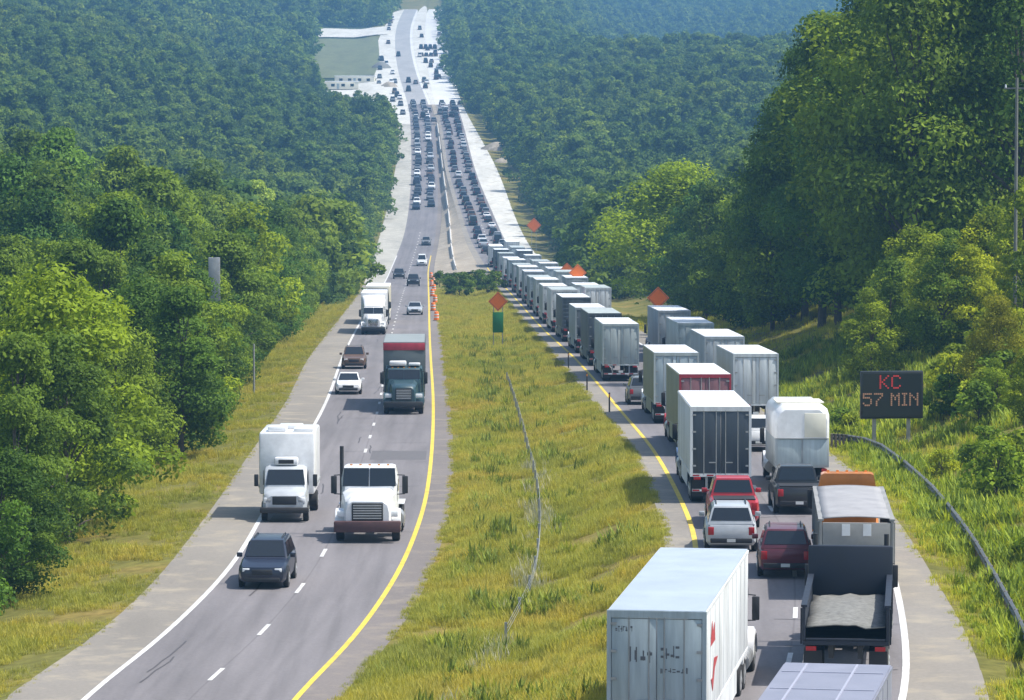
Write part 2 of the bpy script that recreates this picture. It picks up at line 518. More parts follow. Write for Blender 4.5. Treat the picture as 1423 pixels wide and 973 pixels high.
def gz(X, D):
    i = int(np.clip(np.searchsorted(ROWS, D) - 1, 0, len(ROWS) - 2))
    t = (D - ROWS[i]) / (ROWS[i + 1] - ROWS[i])
    return float((1 - t) * np.interp(X, RX[i], RZ[i]) + t * np.interp(X, RX[i + 1], RZ[i + 1]))
def ground_px(px, py, d0=105, d1=3000):
    """first point where the line of sight through a photo pixel meets the land"""
    prev = None
    for D in np.arange(d0, d1, 2.0):
        z = zof(py, D)
        X = (px - CX) / F * (D * math.cos(TH) + (CAMZ - z) * math.sin(TH))
        g = gz(X, D)
        if z <= g:
            return X, D, g
    return X, D, g

me = bpy.data.meshes.new('ground')
nr = len(ROWS)
vv = np.zeros((nr, NC, 3))
vv[:, :, 0] = RX; vv[:, :, 1] = ROWS[:, None]; vv[:, :, 2] = RZ
idx = np.arange(nr * NC).reshape(nr, NC)
q = np.stack([idx[:-1, :-1], idx[:-1, 1:], idx[1:, 1:], idx[1:, :-1]], -1).reshape(-1, 4)
me.from_pydata(vv.reshape(-1, 3).tolist(), [], q.tolist())
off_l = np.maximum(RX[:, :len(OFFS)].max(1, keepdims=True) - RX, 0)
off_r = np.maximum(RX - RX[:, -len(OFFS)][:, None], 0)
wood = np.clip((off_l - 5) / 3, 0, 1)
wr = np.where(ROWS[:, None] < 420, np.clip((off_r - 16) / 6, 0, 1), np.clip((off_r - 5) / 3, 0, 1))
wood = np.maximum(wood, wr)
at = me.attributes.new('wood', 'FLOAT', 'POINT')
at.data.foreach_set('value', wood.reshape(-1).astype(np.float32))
me.materials.append(GROUND)
me.polygons.foreach_set('use_smooth', [True] * len(me.polygons))
ground = bpy.data.objects.new('ground', me)
COL.objects.link(ground)
tag(ground, 'grassy land falling to a valley and rising to wooded hills', kind='structure')

def strip(name, fa, fb, zf, d0, d1, m, lift, label=None, ncol=5, step=3.0, kind='structure', parent=None, zf2=None):
    D = [d0]
    while D[-1] < d1:
        D.append(min(d1, D[-1] + step * max(1, D[-1] / 300)))
    D = np.array(D)
    a, b, z = fa(D), fb(D), zf(D)
    t = np.linspace(0, 1, ncol)
    P = np.zeros((len(D), ncol, 3))
    P[:, :, 0] = a[:, None] + (b - a)[:, None] * t
    P[:, :, 1] = D[:, None]
    P[:, :, 2] = (z + lift)[:, None]
    if zf2 is not None:
        P[:, :, 2] = z[:, None] + (zf2(D) - z)[:, None] * t + lift
    ix = np.arange(len(D) * ncol).reshape(len(D), ncol)
    qs = np.stack([ix[:-1, :-1], ix[:-1, 1:], ix[1:, 1:], ix[1:, :-1]], -1).reshape(-1, 4)
    e = bpy.data.meshes.new(name)
    e.from_pydata(P.reshape(-1, 3).tolist(), [], qs.tolist())
    uv = e.uv_layers.new(name='uv')
    U = np.zeros((len(D), ncol, 2)); U[:, :, 0] = t; U[:, :, 1] = D[:, None]
    uv.data.foreach_set('uv', U.reshape(-1, 2)[qs.reshape(-1)].astype(np.float32).reshape(-1))
    e.materials.append(m)
    e.polygons.foreach_set('use_smooth', [True] * len(e.polygons))
    o = bpy.data.objects.new(name, e)
    COL.objects.link(o)
    if parent: o.parent = parent
    if kind: tag(o, label, kind=kind)
    return o
def shift(f, d):
    return lambda D: f(D) + d
DN = 1560.0
DG = 700.0          # where the paved shoulder turns into the gravel of the work zone
DN = 1560.0         # where the new white concrete begins
OLDCON = pavement('pale_concrete', (0.33, 0.325, 0.32), 0.2, tan=(0.25, 0.24, 0.23), speck=0.15)
strip('oncoming_road', XL0, XL1, ZL, 70, DN, ROAD, 0.0, 'worn grey two lane carriageway of the oncoming traffic')
strip('pale_concrete_road', XL0, XL1, ZL, DN, 3000, OLDCON, 0.0, 'pale concrete carriageway of the oncoming traffic far uphill')
strip('outbound_road', XR0, XR1, ZR, 70, DN, ROAD, 0.0, 'grey two lane carriageway of the queue of trucks')
strip('new_concrete_road', XR0, XR1, ZR, DN, 3000, CONCRETE, 0.0, 'bright new concrete carriageway far uphill')
strip('paved_shoulder', XLS, XL0, ZL, 70, DG, SHOULDER, 0.0, 'pale outer shoulder beside the oncoming lanes')
strip('gravel_strip', XLS, XL0, ZL, DG, 1430, GRAVEL, 0.0, 'whitish gravel strip left of the oncoming lanes')
strip('limestone_pad', XLS, XL0, ZL, 1430, 3000, LIMESTONE, 0.0, 'bright crushed limestone pad left of the far road')
strip('new_inner_shoulder', XL1, XLI, ZL, DN, 3000, CONCRETE, 0.0, 'bright new concrete shoulder far uphill')
strip('inner_shoulder', XL1, XLI, ZL, 70, DN, INNER, 0.0, 'brownish inner shoulder beside the yellow line of the oncoming lanes')
strip('new_median_shoulder', XRI, XR0, ZR, DN, 3000, CONCRETE, 0.0, 'bright new concrete inner shoulder far uphill')
strip('median_shoulder', XRI, XR0, ZR, 70, DN, SHOULDER, 0.0, 'pale inner shoulder beside the queue of trucks')
strip('outer_shoulder', XR1, XRS, ZR, 70, 780, SHOULDER, 0.0, 'pale outer shoulder beside the guardrail')
strip('limestone_strip', XR1, XRS, ZR, 780, 3000, LIMESTONE, 0.0, 'bright limestone strip right of the queue')
_za = lambda D: (ZL(D) * 0.5 + ZR(D) * 0.5)
strip('gravel_median', XLI, XRI, ZL, 775, DN, TANGRAVEL, 0.06, 'tan gravel median of the work zone', zf2=ZR)
strip('limestone_median', XLI, XRI, ZL, DN, 3000, LIMESTONE, 0.06, 'bright limestone between the far roads', zf2=ZR)
# painted lines
strip('white_edge_line', shift(XL0, 0.0), shift(XL0, 0.2), ZL, 72, 900, WHITE, 0.012, 'white edge line of the oncoming lanes', 2)
strip('yellow_edge_line', shift(XL1, -0.2), shift(XL1, 0.0), ZL, 72, 900, YELLOW, 0.012, 'yellow edge line of the oncoming lanes', 2)
strip('yellow_edge_line', shift(XR0, 0.0), shift(XR0, 0.2), ZR, 72, 800, YELLOW, 0.012, 'yellow edge line beside the queue of trucks', 2)
strip('white_edge_line', shift(XR1, -0.22), shift(XR1, 0.0), ZR, 72, 800, WHITE, 0.012, 'white edge line beside the guardrail', 2)
def dashes(name, fa, fb, zf, d0, d1, label):
    b = MB()
    D = d0
    while D < d1:
        e = D + 3.05
        pa, pb = (fa(D) + fb(D)) / 2, (fa(e) + fb(e)) / 2
        b.add([(pa - 0.08, D, zf(D) + 0.012), (pa + 0.08, D, zf(D) + 0.012), (pb + 0.08, e, zf(e) + 0.012), (pb - 0.08, e, zf(e) + 0.012)], [(0, 1, 2, 3)])
        D += 12.2
    return tag(b.build(name, WHITE), label, kind='structure')
dashes('lane_dashes', XL0, XL1, ZL, 83, 1000, 'white dashes between the oncoming lanes')
dashes('lane_dashes', XR0, XR1, ZR, 80, 1000, 'white dashes between the lanes of the queue')

def sealed_cracks():
    """meandering lines of crack sealant and a few patched rectangles"""
    rg = random.Random(33)
    m = mat('crack_sealant', (0.07, 0.065, 0.068), rough=0.7, noise=0.3, scale=4)
    pm = mat('patched_asphalt', (0.12, 0.115, 0.12), rough=0.9, noise=0.25, scale=3)
    for name, fa, fb, fz, d0, d1, lab in (('crack_seals', XL0, XL1, ZL, 125, 420, 'dark crack sealant lines on the oncoming lanes'), ('crack_seals', XR0, XR1, ZR, 100, 300, 'dark crack sealant lines on the lanes of the queue')):
        b = MB()
        for k in range(26):
            D = d0 * (d1 / d0) ** rg.uniform(0, 1)
            u, along = rg.uniform(0.03, 0.9), rg.random() < 0.45
            n = rg.randint(5, 9)
            P = []
            for i in range(n):
                if along:
                    D += rg.uniform(0.8, 2.0); u += rg.uniform(-0.012, 0.012)
                else:
                    u += rg.uniform(0.03, 0.07); D += rg.uniform(-0.25, 0.25)
                if u > 0.98: break
                P.append((float(fa(D) + (fb(D) - fa(D)) * u), D))
            for (x0, y0), (x1, y1) in zip(P[:-1], P[1:]):
                dx, dy = x1 - x0, y1 - y0
                l = math.hypot(dx, dy) + 1e-6
                wx, wy = -dy / l * 0.035, dx / l * 0.035
                b.add([(x0 + wx, y0 + wy, fz(y0) + 0.008), (x0 - wx, y0 - wy, fz(y0) + 0.008), (x1 - wx, y1 - wy, fz(y1) + 0.008), (x1 + wx, y1 + wy, fz(y1) + 0.008)], [(0, 1, 2, 3)])
        tag(b.build(name, m), lab, kind='structure')
    b = MB()
    for D, u0, u1, L in ((196, 0.08, 0.3, 4), (236, 0.55, 0.95, 7), (300, 0.52, 0.9, 10)):
        e = D + L
        A = lambda d, u: (float(XL0(d) + (XL1(d) - XL0(d)) * u), d, float(ZL(d)) + 0.004)
        b.add([A(D, u0), A(D, u1), A(e, u1), A(e, u0)], [(0, 1, 2, 3)])
    tag(b.build('asphalt_patches', pm), 'darker patched rectangles in the oncoming lanes', kind='structure')
sealed_cracks()

def patch(name, poly, m, lift, label, n=14):
    """sheet over the land; poly gives (D, X left, X right)"""
    D = np.linspace(poly[0][0], poly[-1][0], n)
    a = np.interp(D, [p[0] for p in poly], [p[1] for p in poly])
    b = np.interp(D, [p[0] for p in poly], [p[2] for p in poly])
    mb = MB()
    vs = []
    for i in range(n):
        for j in range(n):
            X = a[i] + (b[i] - a[i]) * j / (n - 1)
            vs.append((X, D[i], max(gz(X, D[i]), gz(X - 2, D[i]), gz(X + 2, D[i])) + lift))
    mb.add(vs, [(i * n + j, i * n + j + 1, (i + 1) * n + j + 1, (i + 1) * n + j) for i in range(n - 1) for j in range(n - 1)])
    return tag(mb.build(name, m), label, kind='structure')
FIELD = pavement('dry_field', (0.12, 0.14, 0.05), 0.35, tan=(0.2, 0.19, 0.1), speck=0.3)
patch('field', [(1790, -86, -57), (1900, -90, -58), (2130, -99, -66)], FIELD, 0.25, 'pale mown field left of the far road')
patch('gravel_yard', [(1590, -66, -46), (1640, -73, -48), (1740, -82, -52)], LIMESTONE, 0.3, 'cream gravel yard beside the far road')
patch('gravel_track', [(2150, -100, -62), (2240, -102, -60)], LIMESTONE, 0.3, 'white gravel track behind the far field', 8)

# ------------------------------------------------------------------ haze
def haze():
    b = MB()
    b.box(-3600, 3600, -200, 9300, -48, 172)
    o = b.build('haze', [], smooth=False)
    m, t, p = nodes_of('haze_air')
    t.nodes.remove(p)
    v = N(t, 'ShaderNodeVolumePrincipled')
    v.inputs['Color'].default_value = (0.2, 0.44, 0.76, 1)
    v.inputs['Density'].default_value = 0.00023
    v.inputs['Anisotropy'].default_value = 0.2
    t.links.new(v.outputs[0], t.nodes['Material Output'].inputs['Volume'])
    o.data.materials.append(m)
    tag(o, 'blue summer haze in the air over the valley', kind='stuff')
haze()

# ------------------------------------------------------------------ foliage prototypes
def leaf_mesh(name, P, Nn, S, tint, m, long=1.0):
    """one quad per leaf clump: P centres, Nn facing, S size"""
    n = len(P)
    up = NR.normal(size=(n, 3))
    u = np.cross(Nn, up); u /= np.linalg.norm(u, axis=1)[:, None] + 1e-9
    v = np.cross(Nn, u); v /= np.linalg.norm(v, axis=1)[:, None] + 1e-9
    s = S[:, None]
    bend = Nn * s * 0.18
    c = np.stack([P - u * s * long, P - v * s * 0.55 - bend, P + u * s * long, P + v * s * 0.55 - bend], 1)
    e = bpy.data.meshes.new(name)
    e.vertices.add(n * 4); e.loops.add(n * 4); e.polygons.add(n)
    e.vertices.foreach_set('co', c.reshape(-1).astype(np.float32))
    e.loops.foreach_set('vertex_index', np.arange(n * 4, dtype=np.int32))
    e.polygons.foreach_set('loop_start', np.arange(0, n * 4, 4, dtype=np.int32))
    e.update(calc_edges=True)
    a = e.attributes.new('tint', 'FLOAT', 'FACE')
    a.data.foreach_set('value', tint.astype(np.float32))
    e.materials.append(m)
    return e

def crown(name, H, R, base, nclump, nleaf, leaf, m=LEAF, top=0.75, seed=0, conic=0.0):
    """leaf clumps spread through a crown with an uneven outline"""
    rg = np.random.default_rng(seed)
    cs = []
    while len(cs) < nclump:
        z = rg.uniform(0, 1)
        prof = (math.sin(math.pi * min(1, (z * 0.86 + 0.12)) ** top) * (1 - conic) + (1 - z) * conic)
        a = rg.uniform(0, 2 * math.pi)
        r = R * prof * math.sqrt(rg.uniform(0.12, 1.0)) * rg.uniform(0.75, 1.12)
        cs.append((r * math.cos(a), r * math.sin(a), base + z * (H - base)))
    cs = np.array(cs)
    cr = rg.uniform(0.16, 0.36, nclump) * R
    ci = rg.integers(0, nclump, nleaf)
    d = rg.normal(size=(nleaf, 3)); d /= np.linalg.norm(d, axis=1)[:, None]
    d[:, 2] = np.abs(d[:, 2]) * np.where(rg.uniform(size=nleaf) < 0.7, 1, -1)
    rad = rg.uniform(0.55, 1.1, nleaf) ** 0.7
    P = cs[ci] + d * (cr[ci] * rad)[:, None] * np.array([1.15, 1.15, 0.8])
    P[:, 2] = np.maximum(P[:, 2], 0.15)
    nn = d * 0.8 + rg.normal(size=(nleaf, 3)) * 0.5 + np.array([0, 0, 0.35])
    nn /= np.linalg.norm(nn, axis=1)[:, None]
    ct = rg.uniform(0, 1, nclump)
    tint = np.clip(ct[ci] * 0.55 + rg.uniform(0, 1, nleaf) * 0.45, 0, 1)
    S = leaf * rg.uniform(0.55, 1.25, nleaf)
    return leaf_mesh(name, P, nn, S, tint, m), cs

def trunk_mesh(cs, H, base, r, seed):
    rg = random.Random(seed)
    b = MB()
    pts = [Vector((0, 0, -0.4))]
    n = 5
    for k in range(1, n + 1):
        pts.append(Vector((rg.uniform(-1, 1) * 0.12 * k / n * H * 0.2, rg.uniform(-1, 1) * 0.12 * k / n * H * 0.2, H * 0.8 * k / n)))
    for k in range(n):
        b.cyl(pts[k], pts[k + 1], r * (1 - 0.17 * k), r * (1 - 0.17 * (k + 1)), 9)
    for c in cs[::max(1, len(cs) // 12)]:
        c = Vector(c)
        z = max(base * 0.6, c.z * 0.6)
        f = z / (H * 0.8) * n
        k = min(n - 1, int(f))
        a = pts[k].lerp(pts[k + 1], f - k)
        b.cyl(a, a.lerp(c, 0.55) + Vector((0, 0, 0.15)), r * 0.4, r * 0.22, 6)
        b.cyl(a.lerp(c, 0.55) + Vector((0, 0, 0.15)), c, r * 0.22, r * 0.08, 6)
    return b

TREE_PROTO = {}
def tree_proto(key, H, R, base, nclump, nleaf, leaf, r, seed, **kw):
    cm, cs = crown('crown', H, R, base, nclump, nleaf, leaf, seed=seed, **kw)
    tb = trunk_mesh(cs, H, base, r, seed).build('trunk', BARK)
    tm = tb.data
    bpy.data.objects.remove(tb)
    TREE_PROTO[key] = (cm, tm)
for i in range(4):
    tree_proto(('near', i), 10.5, 3.3 + 0.25 * i, 0.9, 54, 16000, 0.135, 0.2, 30 + i)
for i in range(4):
    tree_proto(('mid', i), 11.5, 3.8 + 0.2 * i, 1.0, 48, 11500, 0.175, 0.22, 50 + i)
for i in range(3):
    tree_proto(('tall', i), 19, 5.0 + 0.4 * i, 2.2, 100, 27000, 0.17, 0.34, 70 + i, top=0.9)
for i in range(2):
    tree_proto(('shrub', i), 2.4, 1.5, 0.2, 22, 1700, 0.13, 0.06, 90 + i)
tree_proto(('broad', 0), 17, 7.4, 1.2, 95, 22000, 0.2, 0.36, 99)
tree_proto(('poplar', 0), 9, 1.7, 0.5, 26, 3600, 0.18, 0.14, 101, top=1.1)

def plant(kind, var, name, cat, label, group, X, D, scale, tint, rz=None, z=None):
    cm, tm = TREE_PROTO[(kind, var)]
    r = empty(name, label, cat, group)
    r.location = (X, D, gz(X, D) if z is None else z)
    r.rotation_euler = (0, 0, RNG.uniform(0, 6.28) if rz is None else rz)
    r.scale = (scale * RNG.uniform(0.93, 1.07), scale * RNG.uniform(0.93, 1.07), scale * RNG.uniform(0.92, 1.1))
    for nm, md in (('trunk', tm), ('crown', cm)):
        o = bpy.data.objects.new(nm, md)
        COL.objects.link(o)
        o.parent = r
        o.color = (*tint, 1)
    return r
GREEN = (1.0, 1.0, 1.0)
YELG = (1.45, 1.33, 0.85)
DEEP = (0.62, 0.74, 0.85)
BLUEG = (0.7, 0.9, 1.25)
TINTS = [(GREEN, 'mid green'), (DEEP, 'deep green'), (YELG, 'yellowish green'), (BLUEG, 'bluish green')]

def px_of(X, D, z):
    dep = D * math.cos(TH) + (CAMZ - z) * math.sin(TH)
    up = D * math.sin(TH) - (CAMZ - z) * math.cos(TH)
    return CX + F * X / dep, CY - F * up / dep

# ------------------------------------------------------------------ woods beside the road: trees one can tell apart
def scatter_trees(side, d0, d1, sp, first_off, count_max):
    out = []
    D = d0
    while D < d1:
        s = sp * (1 + 0.5 * smooth01(D, 300, 600))
        row = 0
        off = first_off(D) + RNG.uniform(-0.5, 1.2)
        while off < 120:
            d = D + RNG.uniform(-0.35, 0.35) * s
            X = XLS(d) - off if side < 0 else XRS(d) + off
            px, _ = px_of(X, d, gz(X, d))
            if px < -110 or px > 1423 + 130:
                break
            out.append((X, d, off, px))
            off += s * RNG.uniform(0.85, 1.25)
            row += 1
        D += s * 0.95
    return out
left_pts = scatter_trees(-1, 152, 560, 6.6, lambda D: 5.8 if D > 300 else 6.2, 200)
n_left = 0
LAB = {0: 'mid green leafy tree in the wood left of the highway', 1: 'dark green leafy tree in the wood left of the highway',
       2: 'yellowish green leafy tree in the wood left of the highway', 3: 'bluish green leafy tree in the wood left of the highway'}
for X, D, off, px in left_pts:
    if 205 < D < 232 and off < 9.5:          # the grassy bay in the tree line
        continue
    ti = RNG.choices([0, 1, 2, 3], [5, 3, 3 if D < 420 else 4, 2 if D > 260 else 1])[0]
    kind = 'near' if D < 330 else 'mid'
    sc = RNG.choice([0.72, 0.85, 0.95, 1.0, 1.08, 1.3]) * RNG.uniform(0.93, 1.07) * (0.86 if off < 8 else 1.0) * (1.0 if D < 350 else 1.08)
    plant(kind, RNG.randrange(4), 'broadleaf_tree', 'tree', LAB[ti], 'trees in the wood left of the highway', X, D, sc, TINTS[ti][0])
    n_left += 1
RLAB = {0: 'mid green leafy tree on the slope right of the highway', 1: 'dark green leafy tree on the slope right of the highway',
        2: 'yellowish green leafy tree on the slope right of the highway', 3: 'bluish green leafy tree on the slope right of the highway'}
n_right = 0
def rfirst(D):
    return float(np.interp(D, [200, 240, 270, 300, 350, 450, 560], [24, 19, 13, 11, 9, 8, 7]))
for X, D, off, px in scatter_trees(1, 225, 560, 8.0, rfirst, 200):
    if px > 1075 and 255 < D < 520:          # the stand of big dark trees is planted below
        continue
    if 855 < px < 1045 and 470 < D < 560 and off < 22:
        continue
    ti = RNG.choices([0, 1, 2, 3], [4, 4, 2, 4])[0]
    sc = RNG.uniform(0.8, 1.15)
    if D < 300:
        sc *= 0.6
    plant('mid', RNG.randrange(4), 'broadleaf_tree', 'tree', RLAB[ti], 'trees on the slope right of the highway', X, D, sc, TINTS[ti][0])
    n_right += 1
# the tall stand upper right
k = 0
for D in np.arange(298, 480, 13.5):
    off = float(np.interp(D, [285, 330, 470], [13.5, 11.5, 9.5]))
    while True:
        d = D + RNG.uniform(-4, 4)
        X = XRS(d) + off
        px, _ = px_of(X, d, gz(X, d))
        if px > 1500: break
        if px > 1070 + 40 * (D > 400) * 0:
            ti = RNG.choices([0, 1, 2, 3], [1, 6, 1 if px > 1250 else 0, 4])[0]
            lab = {0: 'tall mid green tree in the stand at upper right', 1: 'tall dark green tree in the stand at upper right',
                   2: 'tall yellowish green tree in the stand at upper right', 3: 'tall bluish dark tree in the stand at upper right'}[ti]
            sc = RNG.uniform(0.95, 1.2) * float(np.interp(px, [1080, 1130, 1230, 1400], [0.72, 1.0, 1.22, 1.15]))
            plant('tall', RNG.randrange(3), 'tall_tree', 'tree', lab, 'tall trees of the stand at upper right', X, d, sc, TINTS[ti][0])
            k += 1
        off += RNG.uniform(6.6, 8.8)
# the ones that stand out
for px, py, kind, sc, tint, name, label in (
    (945, 432, 'broad', 1.05, (2.0, 1.75, 0.6), 'broadleaf_tree', 'broad bright yellow-green tree standing right of the truck queue'),
    (190, 648, 'poplar', 0.42, (2.4, 1.9, 1.1), 'sapling', 'small pale green sapling in the grassy bay of the left tree line'),
    (252, 640, 'near', 0.95, (0.85, 0.95, 0.9), 'broadleaf_tree', 'dark dense tree beside the grassy bay, nearest the left shoulder'),
    (1245, 505, 'shrub', 1.7, (1.9, 1.6, 0.8), 'bush', 'bright green bush right behind the electronic message board'),
    (1385, 560, 'broad', 0.28, (1.5, 1.05, 0.8), 'bush', 'large bush with an orange-brown top on the right bank'),
    (1420, 330, 'poplar', 1.0, (2.0, 1.6, 0.8), 'broadleaf_tree', 'light yellow-green tree at the right edge beside the wooden pole')):
    X, D, z = ground_px(px, py)
    if kind == 'poplar' and px == 1420:
        D = 262; X = (1425 - CX) / F * D; z = gz(X, D)
    o = plant(kind, 0, name, 'tree' if name != 'bush' else 'bush', label, None, X, D, sc, tint)
    if px == 945:
        o.scale = (1.3, 1.3, 0.9)
D = 640; X = (357 - CX) / F * D
plant('mid', 1, 'broadleaf_tree', 'tree', 'pale grey-green tree standing out of the far left wood', None, X, D, 1.35, (2.6, 2.2, 3.2))

# lighter, lower trees in front of the dark stand, above the bank
for i, (px, py) in enumerate(((1212, 512), (1240, 498), (1268, 488), (1296, 476), (1322, 466), (1350, 456), (1378, 448), (1404, 440), (1428, 432), (1256, 470), (1310, 448), (1362, 430), (1416, 412), (1385, 590), (1424, 600))):
    low = py > 550
    if low:
        X, D, z = ground_px(px, py)
    else:
        D = 268 + 22 * ((i * 7) % 5) / 4
        X = (px - CX) * D / F
    ti = 2 if i % 3 != 1 else 0
    plant('mid', RNG.randrange(4), 'bush' if low else 'small_tree', 'bush' if low else 'tree',
          'large bush on the bank right of the electronic message board' if low else ('small %s tree on the bank in front of the tall dark stand' % ('yellow-green' if ti == 2 else 'mid green')),
          'large bushes right of the message board' if low else 'small trees in front of the tall stand', X, D, (0.3 if low else 0.6) * RNG.uniform(0.85, 1.2), [(1.3, 1.25, 0.9), None, (2.0, 1.6, 0.75)][ti])
# shrubs and weeds by the guardrail and on the bank
spots = []
for i in range(200):
    D = RNG.uniform(118, 250)
    off = RNG.uniform(1.2, 15)
    X = XRS(D) + off
    px, py = px_of(X, D, gz(X, D))
    if px > 1470 or any((X - a) ** 2 + (D - b) ** 2 < 5 for a, b in spots): continue
    if 1185 < px < 1300 and 480 < py < 640: continue
    spots.append((X, D))
    if len(spots) >= 34: break
for i in range(160):                       # low weeds and bushes at the very edge of the shoulder
    D = RNG.uniform(118, 205)
    X = XRS(D) + RNG.uniform(0.5, 3.2)
    if any((X - a) ** 2 + (D - b) ** 2 < 2.6 for a, b in spots): continue
    spots.append((X, D))
    if len(spots) >= 78: break
RAILPX = [(1158, 633), (1180, 632), (1205, 634), (1228, 642), (1262, 668), (1300, 704), (1335, 748), (1362, 790), (1390, 838), (1418, 890), (1450, 960)]
def hides_rail(X, D):
    px, py = px_of(X, D, gz(X, D))
    _, pt = px_of(X, D, gz(X, D) + 1.9)
    hw = 1.3 * F / D
    return any(abs(a - px) < hw and pt - 6 < b < py + 4 for a, b in [(RAILPX[i][0] + (RAILPX[i + 1][0] - RAILPX[i][0]) * t, RAILPX[i][1] + (RAILPX[i + 1][1] - RAILPX[i][1]) * t) for i in range(len(RAILPX) - 1) for t in (0, .25, .5, .75)])
for X, D in spots:
    if hides_rail(X, D): continue
    off = X - XRS(D)
    ti = RNG.choices([0, 1, 2], [5, 3, 3])[0]
    lab = ['mid green leafy bush on the bank beside the guardrail', 'dark green leafy bush on the bank beside the guardrail', 'yellowish leafy bush on the bank beside the guardrail'][ti]
    plant('shrub', RNG.randrange(2), 'bush', 'bush', lab, 'bushes on the bank beside the guardrail', X, D, RNG.uniform(0.4, 0.75) if off < 4 else RNG.uniform(0.6, 1.25), [(1.15, 1.15, 0.9), (0.85, 0.95, 0.8), (2.0, 1.6, 0.8)][ti])
for i in range(9):                         # bushes at the far end of the grass median
    px = 610 + i * 10 + RNG.uniform(-3, 3)
    D = RNG.uniform(600, 690)
    X = (px - CX) / F * D
    plant('shrub', RNG.randrange(2), 'bush', 'bush', 'dark bush in the clump at the far end of the grass median', 'bushes at the far end of the grass median', X, D, RNG.uniform(0.9, 1.4), (0.75, 0.8, 0.8))

# ------------------------------------------------------------------ woodland stuff (instances on points)
def instance_stuff(name, pts, scl, protos, m, label):
    """one object: points carrying prototype plants through geometry nodes"""
    e = bpy.data.meshes.new(name)
    e.vertices.add(len(pts))
    e.vertices.foreach_set('co', np.asarray(pts, np.float32).reshape(-1))
    a = e.attributes.new('scl', 'FLOAT', 'POINT')
    a.data.foreach_set('value', np.asarray(scl, np.float32))
    o = bpy.data.objects.new(name, e)
    COL.objects.link(o)
    tag(o, label, kind='stuff')
    g = bpy.data.node_groups.new(name + '_nodes', 'GeometryNodeTree')
    g.interface.new_socket('Geometry', in_out='INPUT', socket_type='NodeSocketGeometry')
    g.interface.new_socket('Geometry', in_out='OUTPUT', socket_type='NodeSocketGeometry')
    gi, go = g.nodes.new('NodeGroupInput'), g.nodes.new('NodeGroupOutput')
    iop = g.nodes.new('GeometryNodeInstanceOnPoints')
    iop.inputs['Pick Instance'].default_value = True
    gti = g.nodes.new('GeometryNodeGeometryToInstance')
    for md in protos[::-1]:
        po = bpy.data.objects.new(md.name + '_source', md)      # never linked to the scene
        oi = g.nodes.new('GeometryNodeObjectInfo')
        oi.inputs['Object'].default_value = po
        g.links.new(oi.outputs['Geometry'], gti.inputs[0])
    rnd = g.nodes.new('FunctionNodeRandomValue')
    rnd.data_type = 'FLOAT_VECTOR'
    rnd.inputs[0].default_value = (-0.06, -0.06, 0)
    rnd.inputs[1].default_value = (0.06, 0.06, 6.283)
    na = g.nodes.new('GeometryNodeInputNamedAttribute')
    na.data_type = 'FLOAT'
    na.inputs['Name'].default_value = 'scl'
    ri = g.nodes.new('FunctionNodeRandomValue')
    ri.data_type = 'INT'
    ri.inputs[4].default_value = 0
    ri.inputs[5].default_value = len(protos) - 1
    ri.inputs['Seed'].default_value = 3
    L = g.links.new
    L(gi.outputs[0], iop.inputs['Points'])
    L(gti.outputs[0], iop.inputs['Instance'])
    L(ri.outputs[2], iop.inputs['Instance Index'])
    L(rnd.outputs[0], iop.inputs['Rotation'])
    L(na.outputs[0], iop.inputs['Scale'])
    L(iop.outputs[0], go.inputs[0])
    md = o.modifiers.new('scatter', 'NODES')
    md.node_group = g
    return o
FAR = [crown('far_crown', 11, 3.9 + 0.3 * i, 0.6, 28, 1700, 0.46, m=FARLEAF, seed=200 + i)[0] for i in range(4)]
FAR += [crown('far_crown', 13, 5.8, 0.8, 30, 2000, 0.5, m=FARLEAF, seed=210)[0], crown('far_crown', 12.5, 2.5, 0.3, 30, 1300, 0.4, m=FARLEAF, seed=211, conic=0.7)[0], crown('far_crown', 9, 4.6, 0.4, 26, 1500, 0.45, m=FARLEAF, seed=212, top=0.5)[0]]
HILL = [crown('hill_crown', 12, 5.5 + 0.4 * i, 0.4, 24, 600, 0.95, m=FARLEAF, seed=220 + i)[0] for i in range(4)]
def wood_points(side, d0, d1, sp, sc, far=False):
    P, S = [], []
    D = d0
    while D < d1:
        s = sp * (1 if not far else np.interp(D, [1700, 3000, 8000], [1, 1.5, 2.6]))
        lim = 0.15 * D + 30
        off = (7.5 if side > 0 and 760 < D < 1500 else 3.5) + RNG.uniform(0, 2)
        while off < 1300:
            d = D + RNG.uniform(-0.45, 0.45) * s
            X = float(XLS(d)) - off if side < 0 else float(XRS(d)) + off
            if D > 3000:
                X = -off + 0.0 if side < 0 else off
            if abs(X) > lim: break
            off += s * RNG.uniform(0.8, 1.25)
            if side < 0 and 1560 < d < 2260:
                if X > np.interp(d, [1560, 1640, 1740, 1800, 2130, 2260], [-68, -74, -83, -88, -100, -104]):
                    continue
            if side > 0 and 1150 < d < 1420 and off < 12:
                continue
            P.append((X, d, gz(X, d) - 0.3))
            k = RNG.uniform(0.6, 1.32) * sc
            if side < 0 and 1380 < d < 1600 and off < 75:
                k *= 0.45 * (s / sp) ** 0.75
            S.append(k)
        D += s * 0.9
    return P, S
for side, nm in ((-1, 'left'), (1, 'right')):
    P, S = wood_points(side, 562, 1700, 6.6, 0.92)
    instance_stuff('woodland', P, S, FAR, FARLEAF, 'dense hazy green woodland ' + nm + ' of the work zone')
P1, S1 = wood_points(-1, 1700, 8300, 9.0, 1.0, True)
P2, S2 = wood_points(1, 1700, 8300, 9.0, 1.0, True)
instance_stuff('hillside_forest', P1 + P2, S1 + S2, HILL, FARLEAF, 'far blue forested hills closing the view')
print('land', RZ.min(), RZ.max())
print('trees', n_left, n_right, k, 'far', len(P1) + len(P2))

